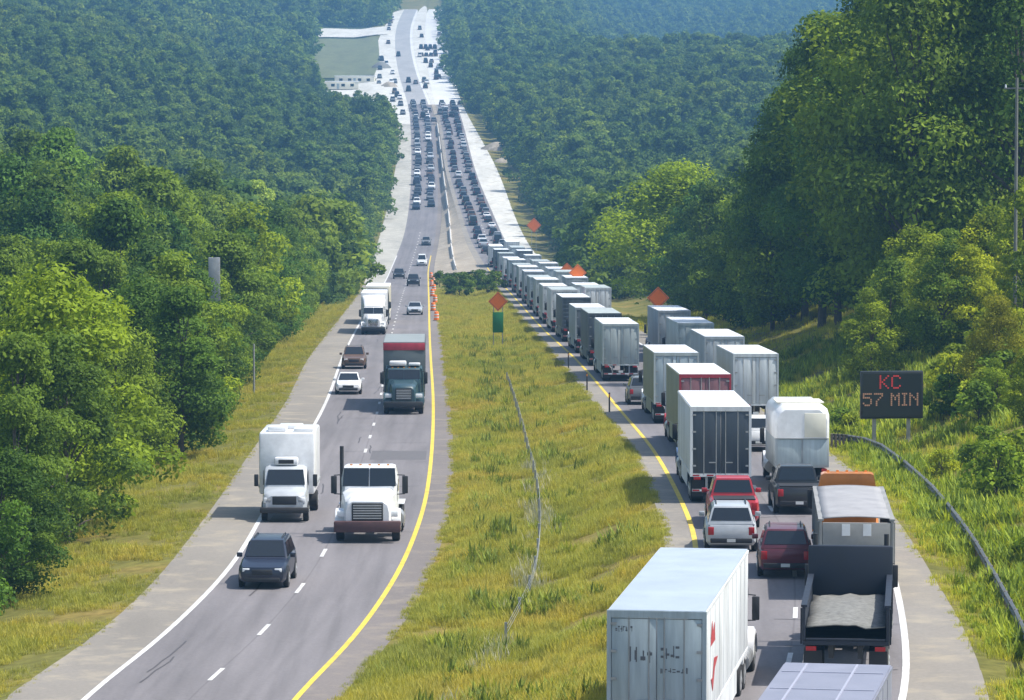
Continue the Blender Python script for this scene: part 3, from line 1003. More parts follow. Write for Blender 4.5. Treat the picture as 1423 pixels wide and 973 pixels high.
# ------------------------------------------------------------------ grass
def tuft(name, nb, hgt, wid, spread, m, seed, droop=0.4):
    rg = np.random.default_rng(seed)
    V, Fc, T = [], [], []
    for i in range(nb):
        a, r = rg.uniform(0, 6.28), spread * math.sqrt(rg.uniform())
        x, y = r * math.cos(a), r * math.sin(a)
        b = rg.uniform(0, 6.28)
        h = hgt * rg.uniform(0.5, 1.2)
        dx, dy = math.cos(b), math.sin(b)
        lean = droop * h * rg.uniform(0.2, 1)
        wv = wid * rg.uniform(0.6, 1.3)
        o = len(V)
        V += [(x - dy * wv, y + dx * wv, 0), (x + dy * wv, y - dx * wv, 0),
              (x + dx * lean * 0.35 + dy * wv * 0.8, y + dy * lean * 0.35 - dx * wv * 0.8, h * 0.6), (x + dx * lean * 0.35 - dy * wv * 0.8, y + dy * lean * 0.35 + dx * wv * 0.8, h * 0.6),
              (x + dx * lean, y + dy * lean, h)]
        Fc += [(o, o + 1, o + 2, o + 3), (o + 3, o + 2, o + 4)]
        t = rg.uniform()
        T += [t, min(1, t + 0.2)]
    e = bpy.data.meshes.new(name)
    e.from_pydata(V, [], Fc)
    at = e.attributes.new('tint', 'FLOAT', 'FACE')
    at.data.foreach_set('value', np.array(T, np.float32))
    e.materials.append(m)
    return e
TUFTS = [tuft('tuft', 34, 0.42, 0.014, 0.42, GRASSM, 1, 0.7), tuft('tuft', 38, 0.34, 0.015, 0.46, GRASSM, 2, 0.8), tuft('tuft', 26, 0.58, 0.012, 0.34, GRASSM, 3, 0.7)]
WEEDS = [tuft('weed', 20, 0.75, 0.045, 0.28, WEEDM, 5, 0.6), tuft('weed', 24, 0.55, 0.05, 0.34, WEEDM, 6, 0.8)]
def grass_pts(n, d0, d1, lo, hi, smin, smax, patchy=0.0):
    P, S = [], []
    dd = np.sort(NR.uniform(0, 1, n))
    for u in dd:
        D = d0 * (d1 / d0) ** u
        a, b = float(lo(D)), float(hi(D))
        if b - a < 0.4: continue
        X = NR.uniform(a, b)
        v = float(vnoise(X, D * 0.6, 2.6, 9)) + 0.5 * float(vnoise(X, D * 0.5, 0.9, 4))
        if v < -0.55 + patchy: continue
        edge = min(1, min(X - a, b - X) / 1.3)
        P.append((X, D, gz(X, D) - 0.03))
        S.append(NR.uniform(smin, smax) * (0.3 + 0.7 * edge) * (1 + 0.35 * v))
    return P, S
P, S = grass_pts(60000, 104, 640, shift(XLI, -0.3), shift(XRI, 0.3), 0.5, 1.0)
instance_stuff('median_grass', P, S, TUFTS, GRASSM, 'tall yellow-green grass of the median')
P, S = grass_pts(4500, 104, 420, shift(XLI, 0.3), shift(XRI, -0.3), 0.4, 1.0, 0.8)
instance_stuff('median_weeds', P, S, WEEDS, WEEDM, 'darker weeds growing through the median grass')
P, S = grass_pts(18000, 130, 640, shift(XLS, -9), shift(XLS, 0.3), 0.35, 0.85)
instance_stuff('verge_grass', P, S, TUFTS, GRASSM, 'yellow-green grass between the left shoulder and the trees')
P, S = grass_pts(19000, 112, 480, shift(XRS, -0.35), shift(XRS, 20), 0.45, 1.05)
instance_stuff('bank_grass', P, S, TUFTS, GRASSM, 'grass on the bank right of the highway').color = (1.25, 1.3, 0.9, 1)
P, S = grass_pts(9500, 112, 330, shift(XRS, 0.3), shift(XRS, 16), 0.6, 1.25, 0.35)
instance_stuff('bank_weeds', P, S, WEEDS, WEEDM, 'leafy weeds on the bank right of the highway').color = (1.2, 1.25, 0.9, 1)


DRY = [tuft('dry_stalk_tuft', 16, 0.6, 0.02, 0.3, DRYM, 8, 0.5)]
P, S = [], []
for i in range(420):
    D = NR.uniform(128, 235)
    f = float(np.interp(D, [128, 165, 235], [0.42, 0.47, 0.44]))
    X = float(XLI(D)) * (1 - f) + float(XRI(D)) * f + NR.normal() * 0.35 + 0.3 * math.sin(D * 0.21)
    if float(vnoise(X, D, 4, 12)) < -0.1: continue
    P.append((X, D, gz(X, D) - 0.02)); S.append(NR.uniform(0.5, 1.2))
instance_stuff('dry_weeds', P, S, DRY, DRYM, 'pale dry stalks along the bottom of the median ditch')

# ------------------------------------------------------------------ vehicles: local x right, y forward, z up, y centred on the length
def wheel(root, x, y, r, wdt, rimm=ALU, parts=True, dual=False):
    b = MB()
    s = 1 if x > 0 else -1
    b.loft([[(xx, y + rr * math.cos(2 * math.pi * k / 20), r + rr * math.sin(2 * math.pi * k / 20)) for k in range(20)] for xx, rr in
            ((x - s * wdt, r * 0.9), (x - s * wdt * 0.9, r), (x - s * wdt * 0.1, r), (x, r * 0.92), (x + s * 0.005, r * 0.64))])
    t = b.build('wheel', RUBBER, root)
    if parts:
        c = MB()
        c.cyl((x + s * 0.002, y, r), (x + s * 0.018, y, r), r * 0.62, r * 0.5, 14)
        c.cyl((x + s * 0.018, y, r), (x + s * 0.04, y, r), r * 0.22, r * 0.16, 10)
        c.build('rim', rimm, t)
    return t

CAR = {
    'suv': dict(L=4.9, W=0.98, belt=1.10, roof=1.76, A=1.08, B=0.30, C=-2.0, E=-2.36, hood=1.04, nose=0.86, wr=0.38),
    'sedan': dict(L=4.85, W=0.92, belt=0.93, roof=1.45, A=0.95, B=0.12, C=-1.0, E=-1.78, hood=0.90, nose=0.72, wr=0.34),
    'pickup': dict(L=5.8, W=1.0, belt=1.16, roof=1.88, A=1.25, B=0.62, C=-0.85, E=-1.02, hood=1.12, nose=0.98, wr=0.41),
    'van': dict(L=5.6, W=1.0, belt=1.2, roof=2.25, A=2.05, B=1.35, C=-2.6, E=-2.76, hood=1.12, nose=0.9, wr=0.37),
}
def car_shapes(kind):
    s = CAR[kind]
    h = s['L'] / 2
    W = s['W']
    def sec(y, w, zb, zt):
        p = [(w * 0.86, zb), (w * 0.97, zb + 0.12), (w * 1.0, zb + 0.55 * (zt - zb)), (w * 0.965, zt - 0.09), (w * 0.88, zt)]
        return [(x, y, z) for x, z in p] + [(-x, y, z) for x, z in p[::-1]]
    bl, nz, hd = s['belt'], s['nose'], s['hood']
    rear = bl if kind != 'sedan' else bl + 0.02
    body = [sec(h, W * 0.72, 0.38, nz * 0.8), sec(h - 0.07, W * 0.86, 0.28, nz), sec(h - 0.28, W * 0.96, 0.24, nz + 0.05), sec(h - 0.7, W * 0.985, 0.23, (nz + hd) / 2 + 0.05),
            sec(s['A'] + 0.1, W, 0.23, hd + 0.02), sec(s['A'] - 0.2, W, 0.23, bl), sec(0, W, 0.23, bl + 0.01), sec(-h + 0.9, W, 0.24, rear), sec(-h + 0.25, W * 0.97, 0.27, rear - 0.02), sec(-h + 0.06, W * 0.9, 0.34, rear - 0.06), sec(-h, W * 0.82, 0.42, rear - 0.18)]
    wb, wt = W * 0.9, W * 0.7
    def g(y, f):
        zt = bl - 0.05 + f * (s['roof'] - bl + 0.05)
        p = [(wb, bl - 0.06), (wb + (wt - wb) * f * 0.85, bl - 0.06 + (zt - bl + 0.06) * 0.86), (wb + (wt - wb) * f - 0.05, zt)]
        return [(x, y, z) for x, z in p] + [(-x, y, z) for x, z in p[::-1]]
    gh = [g(s['A'], 0.02), g(s['B'], 0.94), g(s['B'] - 0.35, 1.0), g(s['C'] + 0.35, 1.0), g(s['C'], 0.95), g(s['E'], 0.06)]
    return s, h, W, body, gh, wb, wt

def car_glass(s, wb, wt):
    bl, rf = s['belt'], s['roof']
    def lerp(a, b, t): return a + (b - a) * t
    out = {}
    def slope(ya, za, yb, zb, f0, f1, sign):
        pts = []
        for f, side in ((f0, -1), (f0, 1), (f1, 1), (f1, -1)):
            ww = lerp(wb, wt, f * 0.9) - 0.09
            pts.append((side * ww, lerp(ya, yb, f), lerp(za, zb, f)))
        n = Vector((0, sign * (zb - za), abs(yb - ya)))
        n.normalize()
        pts = [tuple(Vector(p) + n * 0.006) for p in pts]
        return pts, n
    zt = bl - 0.05 + 0.94 * (rf - bl + 0.05)
    out['windshield'] = slope(s['A'], bl - 0.035, s['B'], zt, 0.1, 0.95, 1)
    out['rear_window'] = slope(s['E'], bl + 0.0, s['C'], bl - 0.05 + 0.95 * (rf - bl + 0.05), 0.18, 0.9, -1)
    return out

def build_car(kind, pm, label, cat, name, group=None, detail=True):
    s, h, W, body, gh, wb, wt = car_shapes(kind)
    r = empty(name, label, cat, group)
    r['len'] = s['L']
    b = MB().loft(body)
    b.build('body', pm, r, angle=32)
    MB().loft(gh).build('roof', pm, r, angle=32)
    for nm, (pts, n) in car_glass(s, wb, wt).items():
        MB().slab(pts, n, 0.012).build(nm, GLASS, r)
    bl, rf = s['belt'], s['roof']
    H = rf - bl + 0.05
    for sd in (-1, 1):
        y0, y1 = s['B'] + 0.02, s['C'] + 0.25
        y0b, y1b = s['A'] - 0.28, (s['E'] + 0.32)
        f0, f1 = 0.12, 0.84
        def P(y, f):
            ff = f * 0.85 * 0.95 / 0.86
            return (sd * (wb + (wt - wb) * min(ff, 0.86)), y, bl - 0.06 + H * f)
        m1 = (y0b + y1b) / 2
        cuts = [(y0b, m1 + 0.06, y0, m1 + 0.06), (m1 - 0.06, y1b, m1 - 0.06, y1)]
        for a0, a1, c0, c1 in cuts:
            pts = [P(a0, f0), P(a1, f0), P(c1, f1), P(c0, f1)]
            MB().slab([tuple(Vector(p) + Vector((sd * 0.004, 0, 0))) for p in pts], (sd, 0, 0.25), 0.012).build('side_window', GLASS, r)
    wy = h - 0.95
    for x, y in ((W - 0.02, wy), (-W + 0.02, wy), (W - 0.02, -wy + 0.1), (-W + 0.02, -wy + 0.1)):
        wheel(r, x + math.copysign(0.03, x), y, s['wr'], 0.22)
        a = MB()
        sx = math.copysign(1, x)
        a.cyl((sx * (W - 0.1), y, s['wr'] + 0.02), (sx * (W + 0.004), y, s['wr'] + 0.02), s['wr'] * 1.17, s['wr'] * 1.17, 20)
        a.build('wheel_arch', DARK, r)
    if detail:
        nz = s['nose']
        MB().box(-W * 0.42, W * 0.42, h - 0.06, h + 0.02, nz * 0.66, nz * 0.9, 0.02).build('grille', DARK, r)
        MB().box(-W * 0.72, W * 0.72, h - 0.1, h + 0.03, 0.3, 0.46, 0.03).build('front_bumper', DARK, r)
        MB().box(-W * 0.8, W * 0.8, -h - 0.04, -h + 0.15, 0.38, 0.56, 0.03).build('rear_bumper', DARK, r)
        MB().box(-0.16, 0.16, -h - 0.055, -h - 0.041, 0.42, 0.54).build('number_plate', PLATE, r)
        for sd in (-1, 1):
            MB().box(sd * W * 0.5, sd * W * 0.8, h - 0.22, h - 0.03, nz * 0.78, nz * 0.96, 0.03).build('headlight', LAMP, r)
            zt = bl - 0.12
            MB().box(sd * W * 0.66, sd * W * 0.885, -h - 0.012, -h + 0.16, zt - 0.3 if kind != 'sedan' else zt - 0.16, zt, 0.02).build('taillight', TAIL, r)
            MB().box(sd * (W - 0.02), sd * (W + 0.2), s['A'] - 0.42, s['A'] - 0.3, bl - 0.02, bl + 0.16, 0.03).build('mirror', pm, r)
        if kind == 'suv':
            for sd in (-1, 1):
                MB().tube([(sd * (wt - 0.13), s['B'] - 0.3, rf - 0.02), (sd * (wt - 0.13), s['B'] - 0.45, rf + 0.05), (sd * (wt - 0.13), s['C'] + 0.5, rf + 0.05), (sd * (wt - 0.13), s['C'] + 0.35, rf - 0.02)], 0.022, 6).build('roof_rail', DARK, r)
        if kind == 'pickup':
            MB().box(-W * 0.82, W * 0.82, -h + 0.14, s['E'] - 0.1, bl - 0.2, bl + 0.014).build('cargo_bed', DARK, r)
    return r

def build_far_car(kind, pm, label, cat, name):
    """small in the picture: one mesh with paint, glass and rubber"""
    s, h, W, body, gh, wb, wt = car_shapes(kind)
    b = MB()
    b.loft(body); b.loft(gh)
    b.m = 1
    for pts, n in car_glass(s, wb, wt).values():
        b.slab(pts, n, 0.015)
    for sd in (-1, 1):
        b.slab([(sd * (wb - 0.02), s['A'] - 0.35, s['belt'] + 0.05), (sd * (wb - 0.02), s['E'] + 0.35, s['belt'] + 0.05), (sd * (wt + 0.045), s['C'] + 0.2, s['roof'] - 0.16), (sd * (wt + 0.045), s['B'] - 0.05, s['roof'] - 0.16)], (sd, 0, 0.3), 0.02)
    b.m = 2
    for sd in (-1, 1):
        for y in (h - 0.95, -h + 1.05):
            b.cyl((sd * (W - 0.2), y, s['wr']), (sd * (W + 0.02), y, s['wr']), s['wr'], s['wr'], 12)
    b.box(-W * 0.7, W * 0.7, h - 0.1, h + 0.02, 0.3, 0.7)
    b.box(-W * 0.8, W * 0.8, -h - 0.02, -h + 0.1, 0.36, 0.5)
    b.m = 3
    for sd in (-1, 1):
        b.box(sd * W * 0.66, sd * W * 0.88, -h - 0.012, -h + 0.1, s['belt'] - 0.4, s['belt'] - 0.12)
    o = b.build(name, [pm, GLASS, DARK, TAIL], angle=32)
    o['len'] = s['L']
    return tag(o, label, cat)

# ------------------------------------------------------------------ trucks
def tractor(r, yf, pm, sleeper=True, fairing=True, stacks=True, one_stack=False, cabz=2.75, hoodw=0.82, bumperm=DARK, bumper_big=False, wheels=True, chassis_len=None):
    """conventional tractor, front bumper at y = yf; returns y of the rear"""
    yc = yf - 2.35                      # windshield base
    cabl = 1.45
    ys = yc - cabl                      # back of the cab
    yb = ys - (1.75 if sleeper else 0)
    ye = yf - (chassis_len or 7.0)
    for sd in (-1, 1):
        MB().box(sd * 0.30, sd * 0.48, ye, yf - 0.5, 0.62, 0.9).build('frame_rail', CHASSIS, r)
    # hood
    def hs(y, w, zb, zt):
        p = [(w, zb), (w * 1.0, zb + 0.5 * (zt - zb)), (w * 0.93, zt - 0.16), (w * 0.7, zt)]
        return [(x, y, z) for x, z in p] + [(-x, y, z) for x, z in p[::-1]]
    MB().loft([hs(yf - 0.16, hoodw * 0.82, 0.75, 1.62), hs(yf - 0.3, hoodw * 0.9, 0.72, 1.74), hs(yf - 1.2, hoodw * 0.98, 0.72, 1.86), hs(yc + 0.05, hoodw * 1.1, 0.72, 1.98)]).build('hood', pm, r)
    for sd in (-1, 1):                  # fenders over the steer wheels
        b = MB()
        n = 9
        secs = []
        for k in range(n):
            a = math.pi * (0.02 + 0.96 * k / (n - 1))
            y = yf - 1.15 + 0.66 * math.cos(a)
            z = 0.62 + 0.68 * math.sin(a)
            secs.append([(sd * hoodw * 0.8, y, z), (sd * 1.22, y, z - 0.02), (sd * 1.24, y, z - 0.14), (sd * hoodw * 0.8, y * 0.995 + (yf - 1.15) * 0.005, z - 0.06)])
        b.loft(secs)
        b.build('fender', pm, r)
    def cs(y, w, zb, zt, e=0.1):
        p = [(w, zb), (w, zb + 0.75 * (zt - zb)), (w - e, zt - 0.05), (w - e - 0.12, zt)]
        return [(x, y, z) for x, z in p] + [(-x, y, z) for x, z in p[::-1]]
    cw = 1.07
    MB().loft([cs(yc, cw * 0.95, 0.85, 1.98), cs(yc - 0.42, cw, 0.85, cabz - 0.06), cs(yc - 0.55, cw, 0.85, cabz), cs(ys, cw, 0.85, cabz)]).build('cab', pm, r)
    if sleeper:
        zt = 3.85 if fairing else cabz + 0.1
        MB().loft([cs(ys - 0.03, 1.2, 0.85, zt - 0.15), cs(ys - 0.4, 1.22, 0.85, zt), cs(yb, 1.22, 0.85, zt)]).build('sleeper', pm, r)
        if fairing:
            MB().loft([cs(yc - 0.5, 0.9, cabz - 0.02, cabz + 0.06), cs(yc - 1.1, 1.02, cabz - 0.02, cabz + 0.7), cs(ys - 0.035, 1.15, cabz - 0.02, zt - 0.12)]).build('roof_fairing', pm, r)
    # windshield in two panes, side windows
    for sd in (-1, 1):
        pts = [(sd * 0.015, yc - 0.03, 2.05), (sd * (cw - 0.06), yc - 0.05, 2.05), (sd * (cw - 0.1), yc - 0.385, cabz - 0.1), (sd * 0.015, yc - 0.375, cabz - 0.1)]
        MB().slab(pts, (0, 0.87, 0.45), 0.014).build('windshield', GLASS, r)
        pts = [(sd * (cw + 0.004), yc - 0.3, 1.85), (sd * (cw + 0.004), ys + 0.25, 1.8), (sd * (cw + 0.004), ys + 0.25, 2.3), (sd * (cw + 0.004), yc - 0.5, 2.3)]
        MB().slab(pts, (sd, 0, 0), 0.012).build('side_window', GLASS, r)
        MB().box(sd * (hoodw * 0.62), sd * 1.14, yf - 0.52, yf - 0.33, 1.0, 1.24, 0.03).build('headlight', LAMP, r)
        m = MB()
        m.box(sd * 1.24, sd * 1.46, yc - 0.32, yc - 0.2, 1.75, 2.45, 0.03)
        m.tube([(sd * 1.05, yc - 0.2, 2.5), (sd * 1.35, yc - 0.24, 2.48)], 0.02, 6)
        m.tube([(sd * 1.05, yc - 0.2, 1.72), (sd * 1.35, yc - 0.24, 1.74)], 0.02, 6)
        m.build('mirror', DARK, r)
        MB().cyl((sd * 1.0, ys + 1.0, 0.72), (sd * 1.0, ys - 0.5, 0.72), 0.31, None, 16).build('fuel_tank', ALU, r)
        if stacks and not (one_stack and sd < 0):
            b = MB()
            b.cyl((sd * 1.1, yb - 0.14 if not sleeper else ys - 0.0 + 0.03, 1.0), (sd * 1.1, yb - 0.14 if not sleeper else ys + 0.03, 3.55), 0.075, None, 10) if not sleeper else b.cyl((sd * 1.05, yb - 0.12, 1.0), (sd * 1.05, yb - 0.12, 3.7), 0.075, None, 10)
            b.build('exhaust_stack', CHROME if fairing else DARK, r)
    MB().box(-hoodw * 0.6, hoodw * 0.6, yf - 0.2, yf - 0.11, 0.86, 1.56, 0.03).build('grille', CHASSIS if not fairing else CHROME, r)
    g = MB()
    for k in range(6):
        g.box(-hoodw * 0.54, hoodw * 0.54, yf - 0.112, yf - 0.096, 0.94 + k * 0.1, 0.985 + k * 0.1)
    g.build('grille_bar', DARK if fairing else ALU, r)
    if bumper_big:
        MB().box(-1.25, 1.25, yf - 0.3, yf + 0.12, 0.42, 0.86, 0.05).build('bumper', bumperm, r)
    else:
        MB().box(-1.2, 1.2, yf - 0.25, yf, 0.42, 0.78, 0.06).build('bumper', bumperm, r)
    lights = MB()
    for k in range(5):
        lights.box(-0.7 + k * 0.35 - 0.05, -0.7 + k * 0.35 + 0.05, yc - 0.62, yc - 0.54, cabz - 0.02 if not (sleeper and fairing) else cabz + 0.0, cabz + 0.05)
    lights.build('marker_lamp', AMBER, r)
    for sd in (-1, 1):
        wheel(r, sd * 1.2, yf - 1.15, 0.51, 0.3)
        if wheels:
            for y in (ye + 0.75, ye + 2.05):
                wheel(r, sd * 1.22, y, 0.51, 0.58)
    f = MB()
    f.box(-0.45, 0.45, ye + 1.0, ye + 1.9, 0.905, 1.06, 0.04)
    f.build('fifth_wheel', CHASSIS, r)
    return ye

def trailer(r, y0, L, side, door, roofm, frame=None, doors=True, H=4.1, skirt=True, logo=None, swing=True):
    """box trailer, rear face at y = y0"""
    z0 = 1.15
    fr = frame or side
    MB().box(-1.28, 1.28, y0 + 0.1, y0 + L, z0, H - 0.03, 0.02).build('trailer_body', side, r)
    MB().box(-1.265, 1.265, y0 + 0.05, y0 + L - 0.02, H - 0.028, H).build('trailer_roof', roofm, r)
    b = MB()
    b.box(-1.3, -1.19, y0, y0 + 0.12, z0 - 0.03, H - 0.01)
    b.box(1.19, 1.3, y0, y0 + 0.12, z0 - 0.03, H - 0.01)
    b.box(-1.188, 1.188, y0, y0 + 0.12, H - 0.2, H - 0.012)
    b.box(-1.188, 1.188, y0, y0 + 0.12, z0 - 0.03, z0 + 0.1)
    b.build('rear_frame', fr, r, smooth=False)
    # side ribs
    rb = MB()
    for sd in (-1, 1):
        n = int(L / 1.22)
        for k in range(1, n):
            yy = y0 + L * k / n
            rb.box(sd * 1.279, sd * 1.29, yy - 0.02, yy + 0.02, z0 + 0.12, H - 0.15)
        rb.box(sd * 1.279, sd * 1.3, y0 + 0.125, y0 + L - 0.02, H - 0.12, H - 0.035)
        rb.box(sd * 1.279, sd * 1.3, y0 + 0.125, y0 + L - 0.02, z0, z0 + 0.1)
    rb.build('side_rails', side, r, smooth=False)
    if doors and swing:
        for sd in (-1, 1):
            d = MB()
            d.box(sd * 0.012, sd * 1.18, y0 + 0.03, y0 + 0.09, z0 + 0.12, H - 0.22, 0.012)
            dd = d.build('rear_door', door, r)
            lk = MB()
            for xx in (0.2, 0.72):
                lk.cyl((sd * xx, y0 + 0.012, z0 + 0.05), (sd * xx, y0 + 0.012, H - 0.16), 0.018, None, 8)
            lk.box(sd * 0.2, sd * 0.5, y0 - 0.005, y0 + 0.012, z0 + 0.55, z0 + 0.6)
            lk.build('locking_bar', STEEL, dd)
            hg = MB()
            for k in range(4):
                hg.box(sd * 1.05, sd * 1.2, y0 - 0.004, y0 + 0.028, z0 + 0.4 + k * 0.72, z0 + 0.47 + k * 0.72)
            hg.build('hinge', STEEL, dd)
    elif doors:
        d = MB()
        for k in range(7):
            zz = z0 + 0.12 + k * (H - 0.34 - z0) / 7
            d.box(-1.18, 1.18, y0 + 0.03, y0 + 0.09, zz + 0.006, zz + (H - 0.34 - z0) / 7 - 0.006, 0.01)
        d.build('roller_door', door, r)
    c = MB()
    c.box(-1.22, 1.22, y0 + 0.03, y0 + 0.13, 0.48, 0.6)
    for sd in (-1, 1):
        c.box(sd * 0.55, sd * 0.65, y0 + 0.05, y0 + 0.15, 0.6, z0)
    c.build('underride_bar', STEEL, r, smooth=False)
    c = MB()
    for sd in (-1, 1):
        c.box(sd * 0.42, sd * 0.56, y0 + 0.4, y0 + L - 1.0, 0.92, z0)
    c.build('trailer_frame', CHASSIS, r, smooth=False)
    c = MB()
    for k in range(8):
        c.m = k % 2
        x = -1.2 + 2.4 * k / 8
        c.box(x + 0.01, x + 0.29, y0 + 0.024, y0 + 0.0285, 0.51, 0.57)
        if k in (0, 2, 5, 7):
            c.box(x + 0.01, x + 0.29, y0 - 0.005, y0 - 0.0015, z0 + 0.0, z0 + 0.055)
    c.build('reflective_tape', [TAIL, W_PAINT], r, smooth=False)
    MB().box(-0.16, 0.16, y0 + 0.014, y0 + 0.0285, 0.62, 0.78).build('number_plate', PLATE, r)
    for sd in (-1, 1):
        MB().box(sd * 0.85, sd * 1.15, y0 - 0.012, y0 + 0.05, z0 - 0.16, z0 - 0.04, 0.015).build('taillight', TAIL, r)
        MB().box(sd * 0.68, sd * 1.2, y0 + 0.45, y0 + 0.47, 0.25, 0.95).build('mudflap', DARK, r)
        for y in (y0 + 1.15, y0 + 2.4):
            wheel(r, sd * 1.25, y, 0.5, 0.55)
        MB().box(sd * 0.75, sd * 0.87, y0 + L - 2.9, y0 + L - 2.78, 0.2, z0).build('landing_leg', STEEL, r)
        if skirt:
            MB().box(sd * 1.24, sd * 1.265, y0 + 4.2, y0 + L - 3.6, 0.45, z0 - 0.004).build('side_skirt', side, r)

W_PAINT = paint('white', (0.78, 0.79, 0.8))
OFFW = mat('trailer_white', (0.68, 0.7, 0.71), rough=0.45, noise=0.36, scale=0.7, streak=True)
ROOFW = mat('roof_white', (0.72, 0.74, 0.76), rough=0.5, noise=0.16, scale=0.6)
ROOFB = mat('roof_blue_white', (0.36, 0.42, 0.49), rough=0.5, noise=0.18, scale=0.6)
GREYT = mat('trailer_grey', (0.36, 0.4, 0.42), rough=0.5, noise=0.36, scale=0.8, streak=True)
GREYG = mat('trailer_grey_green', (0.42, 0.47, 0.46), rough=0.5, noise=0.36, scale=0.8, streak=True)
DKT = mat('trailer_dark_grey', (0.13, 0.15, 0.165), rough=0.5, noise=0.36, scale=0.8, streak=True)
OLIVE = mat('trailer_olive', (0.30, 0.30, 0.2), rough=0.5, noise=0.36, scale=0.8, streak=True)
DOORG = mat('door_grey_blue', (0.36, 0.43, 0.46), rough=0.4, noise=0.36, scale=0.9, streak=True)
DOORL = mat('door_light_grey', (0.55, 0.59, 0.6), rough=0.4, noise=0.36, scale=0.9, streak=True)
RED = paint('red', (0.42, 0.02, 0.03))
REDT = mat('trailer_red', (0.36, 0.03, 0.05), rough=0.5, noise=0.36, scale=0.8, streak=True)
NAVY = paint('navy', (0.009, 0.014, 0.032))
TEAL = paint('dark_teal', (0.03, 0.07, 0.085))
BLACK = paint('black', (0.014, 0.015, 0.017))
SILVER = paint('silver', (0.42, 0.45, 0.48))
MAROON = paint('maroon', (0.11, 0.018, 0.03))
BROWN = paint('brown', (0.12, 0.07, 0.045))
BLUEP = paint('blue', (0.05, 0.1, 0.22))
GREYP = paint('grey', (0.16, 0.17, 0.18))
CREAM = mat('cream_panel', (0.75, 0.72, 0.6), rough=0.5, noise=0.15, scale=0.8)
LAV = mat('lavender_roof', (0.22, 0.23, 0.29), rough=0.5, noise=0.18, scale=0.7)
INK = mat('faded_dark_lettering', (0.1, 0.105, 0.115), rough=0.6)
REDMARK = mat('red_marking', (0.42, 0.05, 0.06), rough=0.5)
TARP = mat('grey_tarpaulin', (0.30, 0.30, 0.31), rough=0.8, noise=0.25, scale=1.2)
LOAD = mat('grey_gravel_load', (0.2, 0.2, 0.185), rough=0.95, noise=0.5, scale=5)
ORANGEP = paint('orange', (0.6, 0.2, 0.03))

def pose(r, near, X=None, lane=None, out=True, dx=0.0):
    """stand a vehicle on its carriageway; near = distance of its nearer end; out = driving away"""
    L = r['len']
    fa, fb, fz = (XR0, XR1, ZR) if out else (XL0, XL1, ZL)
    D = near + L / 2
    ctr = lambda d: float(fa(d) + fb(d)) / 2
    if X is None:
        X = float(fa(D) + (fb(D) - fa(D)) * lane) + dx
    else:
        X = X + ctr(D) - ctr(near)
    e = L / 2
    t = Vector((ctr(D + e) - ctr(D - e), 2 * e, float(fz(D + e) - fz(D - e)))).normalized()
    if not out: t = -t
    right = t.cross(Vector((0, 0, 1))).normalized()
    up = right.cross(t)
    M = Matrix((right, t, up)).transposed()
    r.rotation_euler = M.to_euler()
    r.location = (X, D, (float(fz(D + e)) + float(fz(D - e))) / 2 + 0.015)
    if 'len' in r: del r['len']
    return r
def xp(px, D):
    return (px - CX) * D / F

def semi(name, label, pm, side, door, roofm, L=16.1, frame=None, group='semi trucks queued in the outbound lanes', H=4.1, swing=True, **kw):
    r = empty(name, label, 'semi truck', group)
    tot = L + 4.6
    y0 = -tot / 2
    trailer(r, y0, L, side, door, roofm, frame, H=H, swing=swing)
    tractor(r, tot / 2, pm, **kw)
    r['len'] = tot
    return r

# --- the foreground trailer, with its lettering worn past reading
r1 = semi('semi_truck', 'nearest white semi truck with faded dark lettering on its grey doors and red side marks', W_PAINT, OFFW, DOORG, ROOFB, L=13.4, frame=DOORG)
def strokes(name, parent, x0, x1, z0, z1, y, n, m, seed, lean=0.0):
    rg = random.Random(seed)
    b = MB()
    wd = (x1 - x0) / n
    for k in range(n):
        a = x0 + wd * k
        t = wd * 0.2
        for s in range(rg.randint(2, 3)):
            if rg.random() < 0.55:
                xx = a + rg.uniform(0.05, 0.6) * wd
                b.box(xx, xx + t, y - 0.004 - 0.001 * s, y, z0 + rg.uniform(0, 0.2) * (z1 - z0), z1 - rg.uniform(0, 0.3) * (z1 - z0))
            else:
                zz = z0 + rg.uniform(0.1, 0.8) * (z1 - z0)
                b.box(a + 0.05 * wd, a + wd * 0.8, y - 0.0045 - 0.001 * s, y, zz, zz + (z1 - z0) * 0.16)
    return b.build(name, m, parent, smooth=False)
y1 = -(13.4 + 4.6) / 2
doors1 = [o for o in r1.children if o.name.startswith('rear_door')]
strokes('lettering', doors1[0], -1.08, -0.62, 3.52, 3.70, y1 + 0.029, 7, INK, 3)
strokes('lettering', doors1[0], -0.78, -0.08, 2.72, 3.16, y1 + 0.029, 4, INK, 4)
strokes('lettering', doors1[1], 0.10, 0.62, 2.82, 3.2, y1 + 0.029, 4, INK, 5)
strokes('lettering', doors1[1], 0.08, 0.85, 2.45, 2.62, y1 + 0.029, 7, INK, 6)
b = MB()
b.slab([(1.291, y1 + 1.3, 3.0), (1.291, y1 + 2.6, 3.0), (1.291, y1 + 2.4, 3.5), (1.291, y1 + 2.05, 3.22), (1.291, y1 + 1.75, 3.62), (1.291, y1 + 1.5, 3.25)], (1, 0, 0), 0.008)
b.slab([(1.291, y1 + 1.5, 2.1), (1.291, y1 + 1.95, 1.72), (1.291, y1 + 2.5, 2.25), (1.291, y1 + 3.4, 2.45), (1.291, y1 + 2.4, 2.55), (1.291, y1 + 1.95, 2.08)], (1, 0, 0), 0.008)
b.build('red_marks', REDMARK, r1, smooth=False)
pose(r1, 111, X=xp(895, 111) + 0.15)

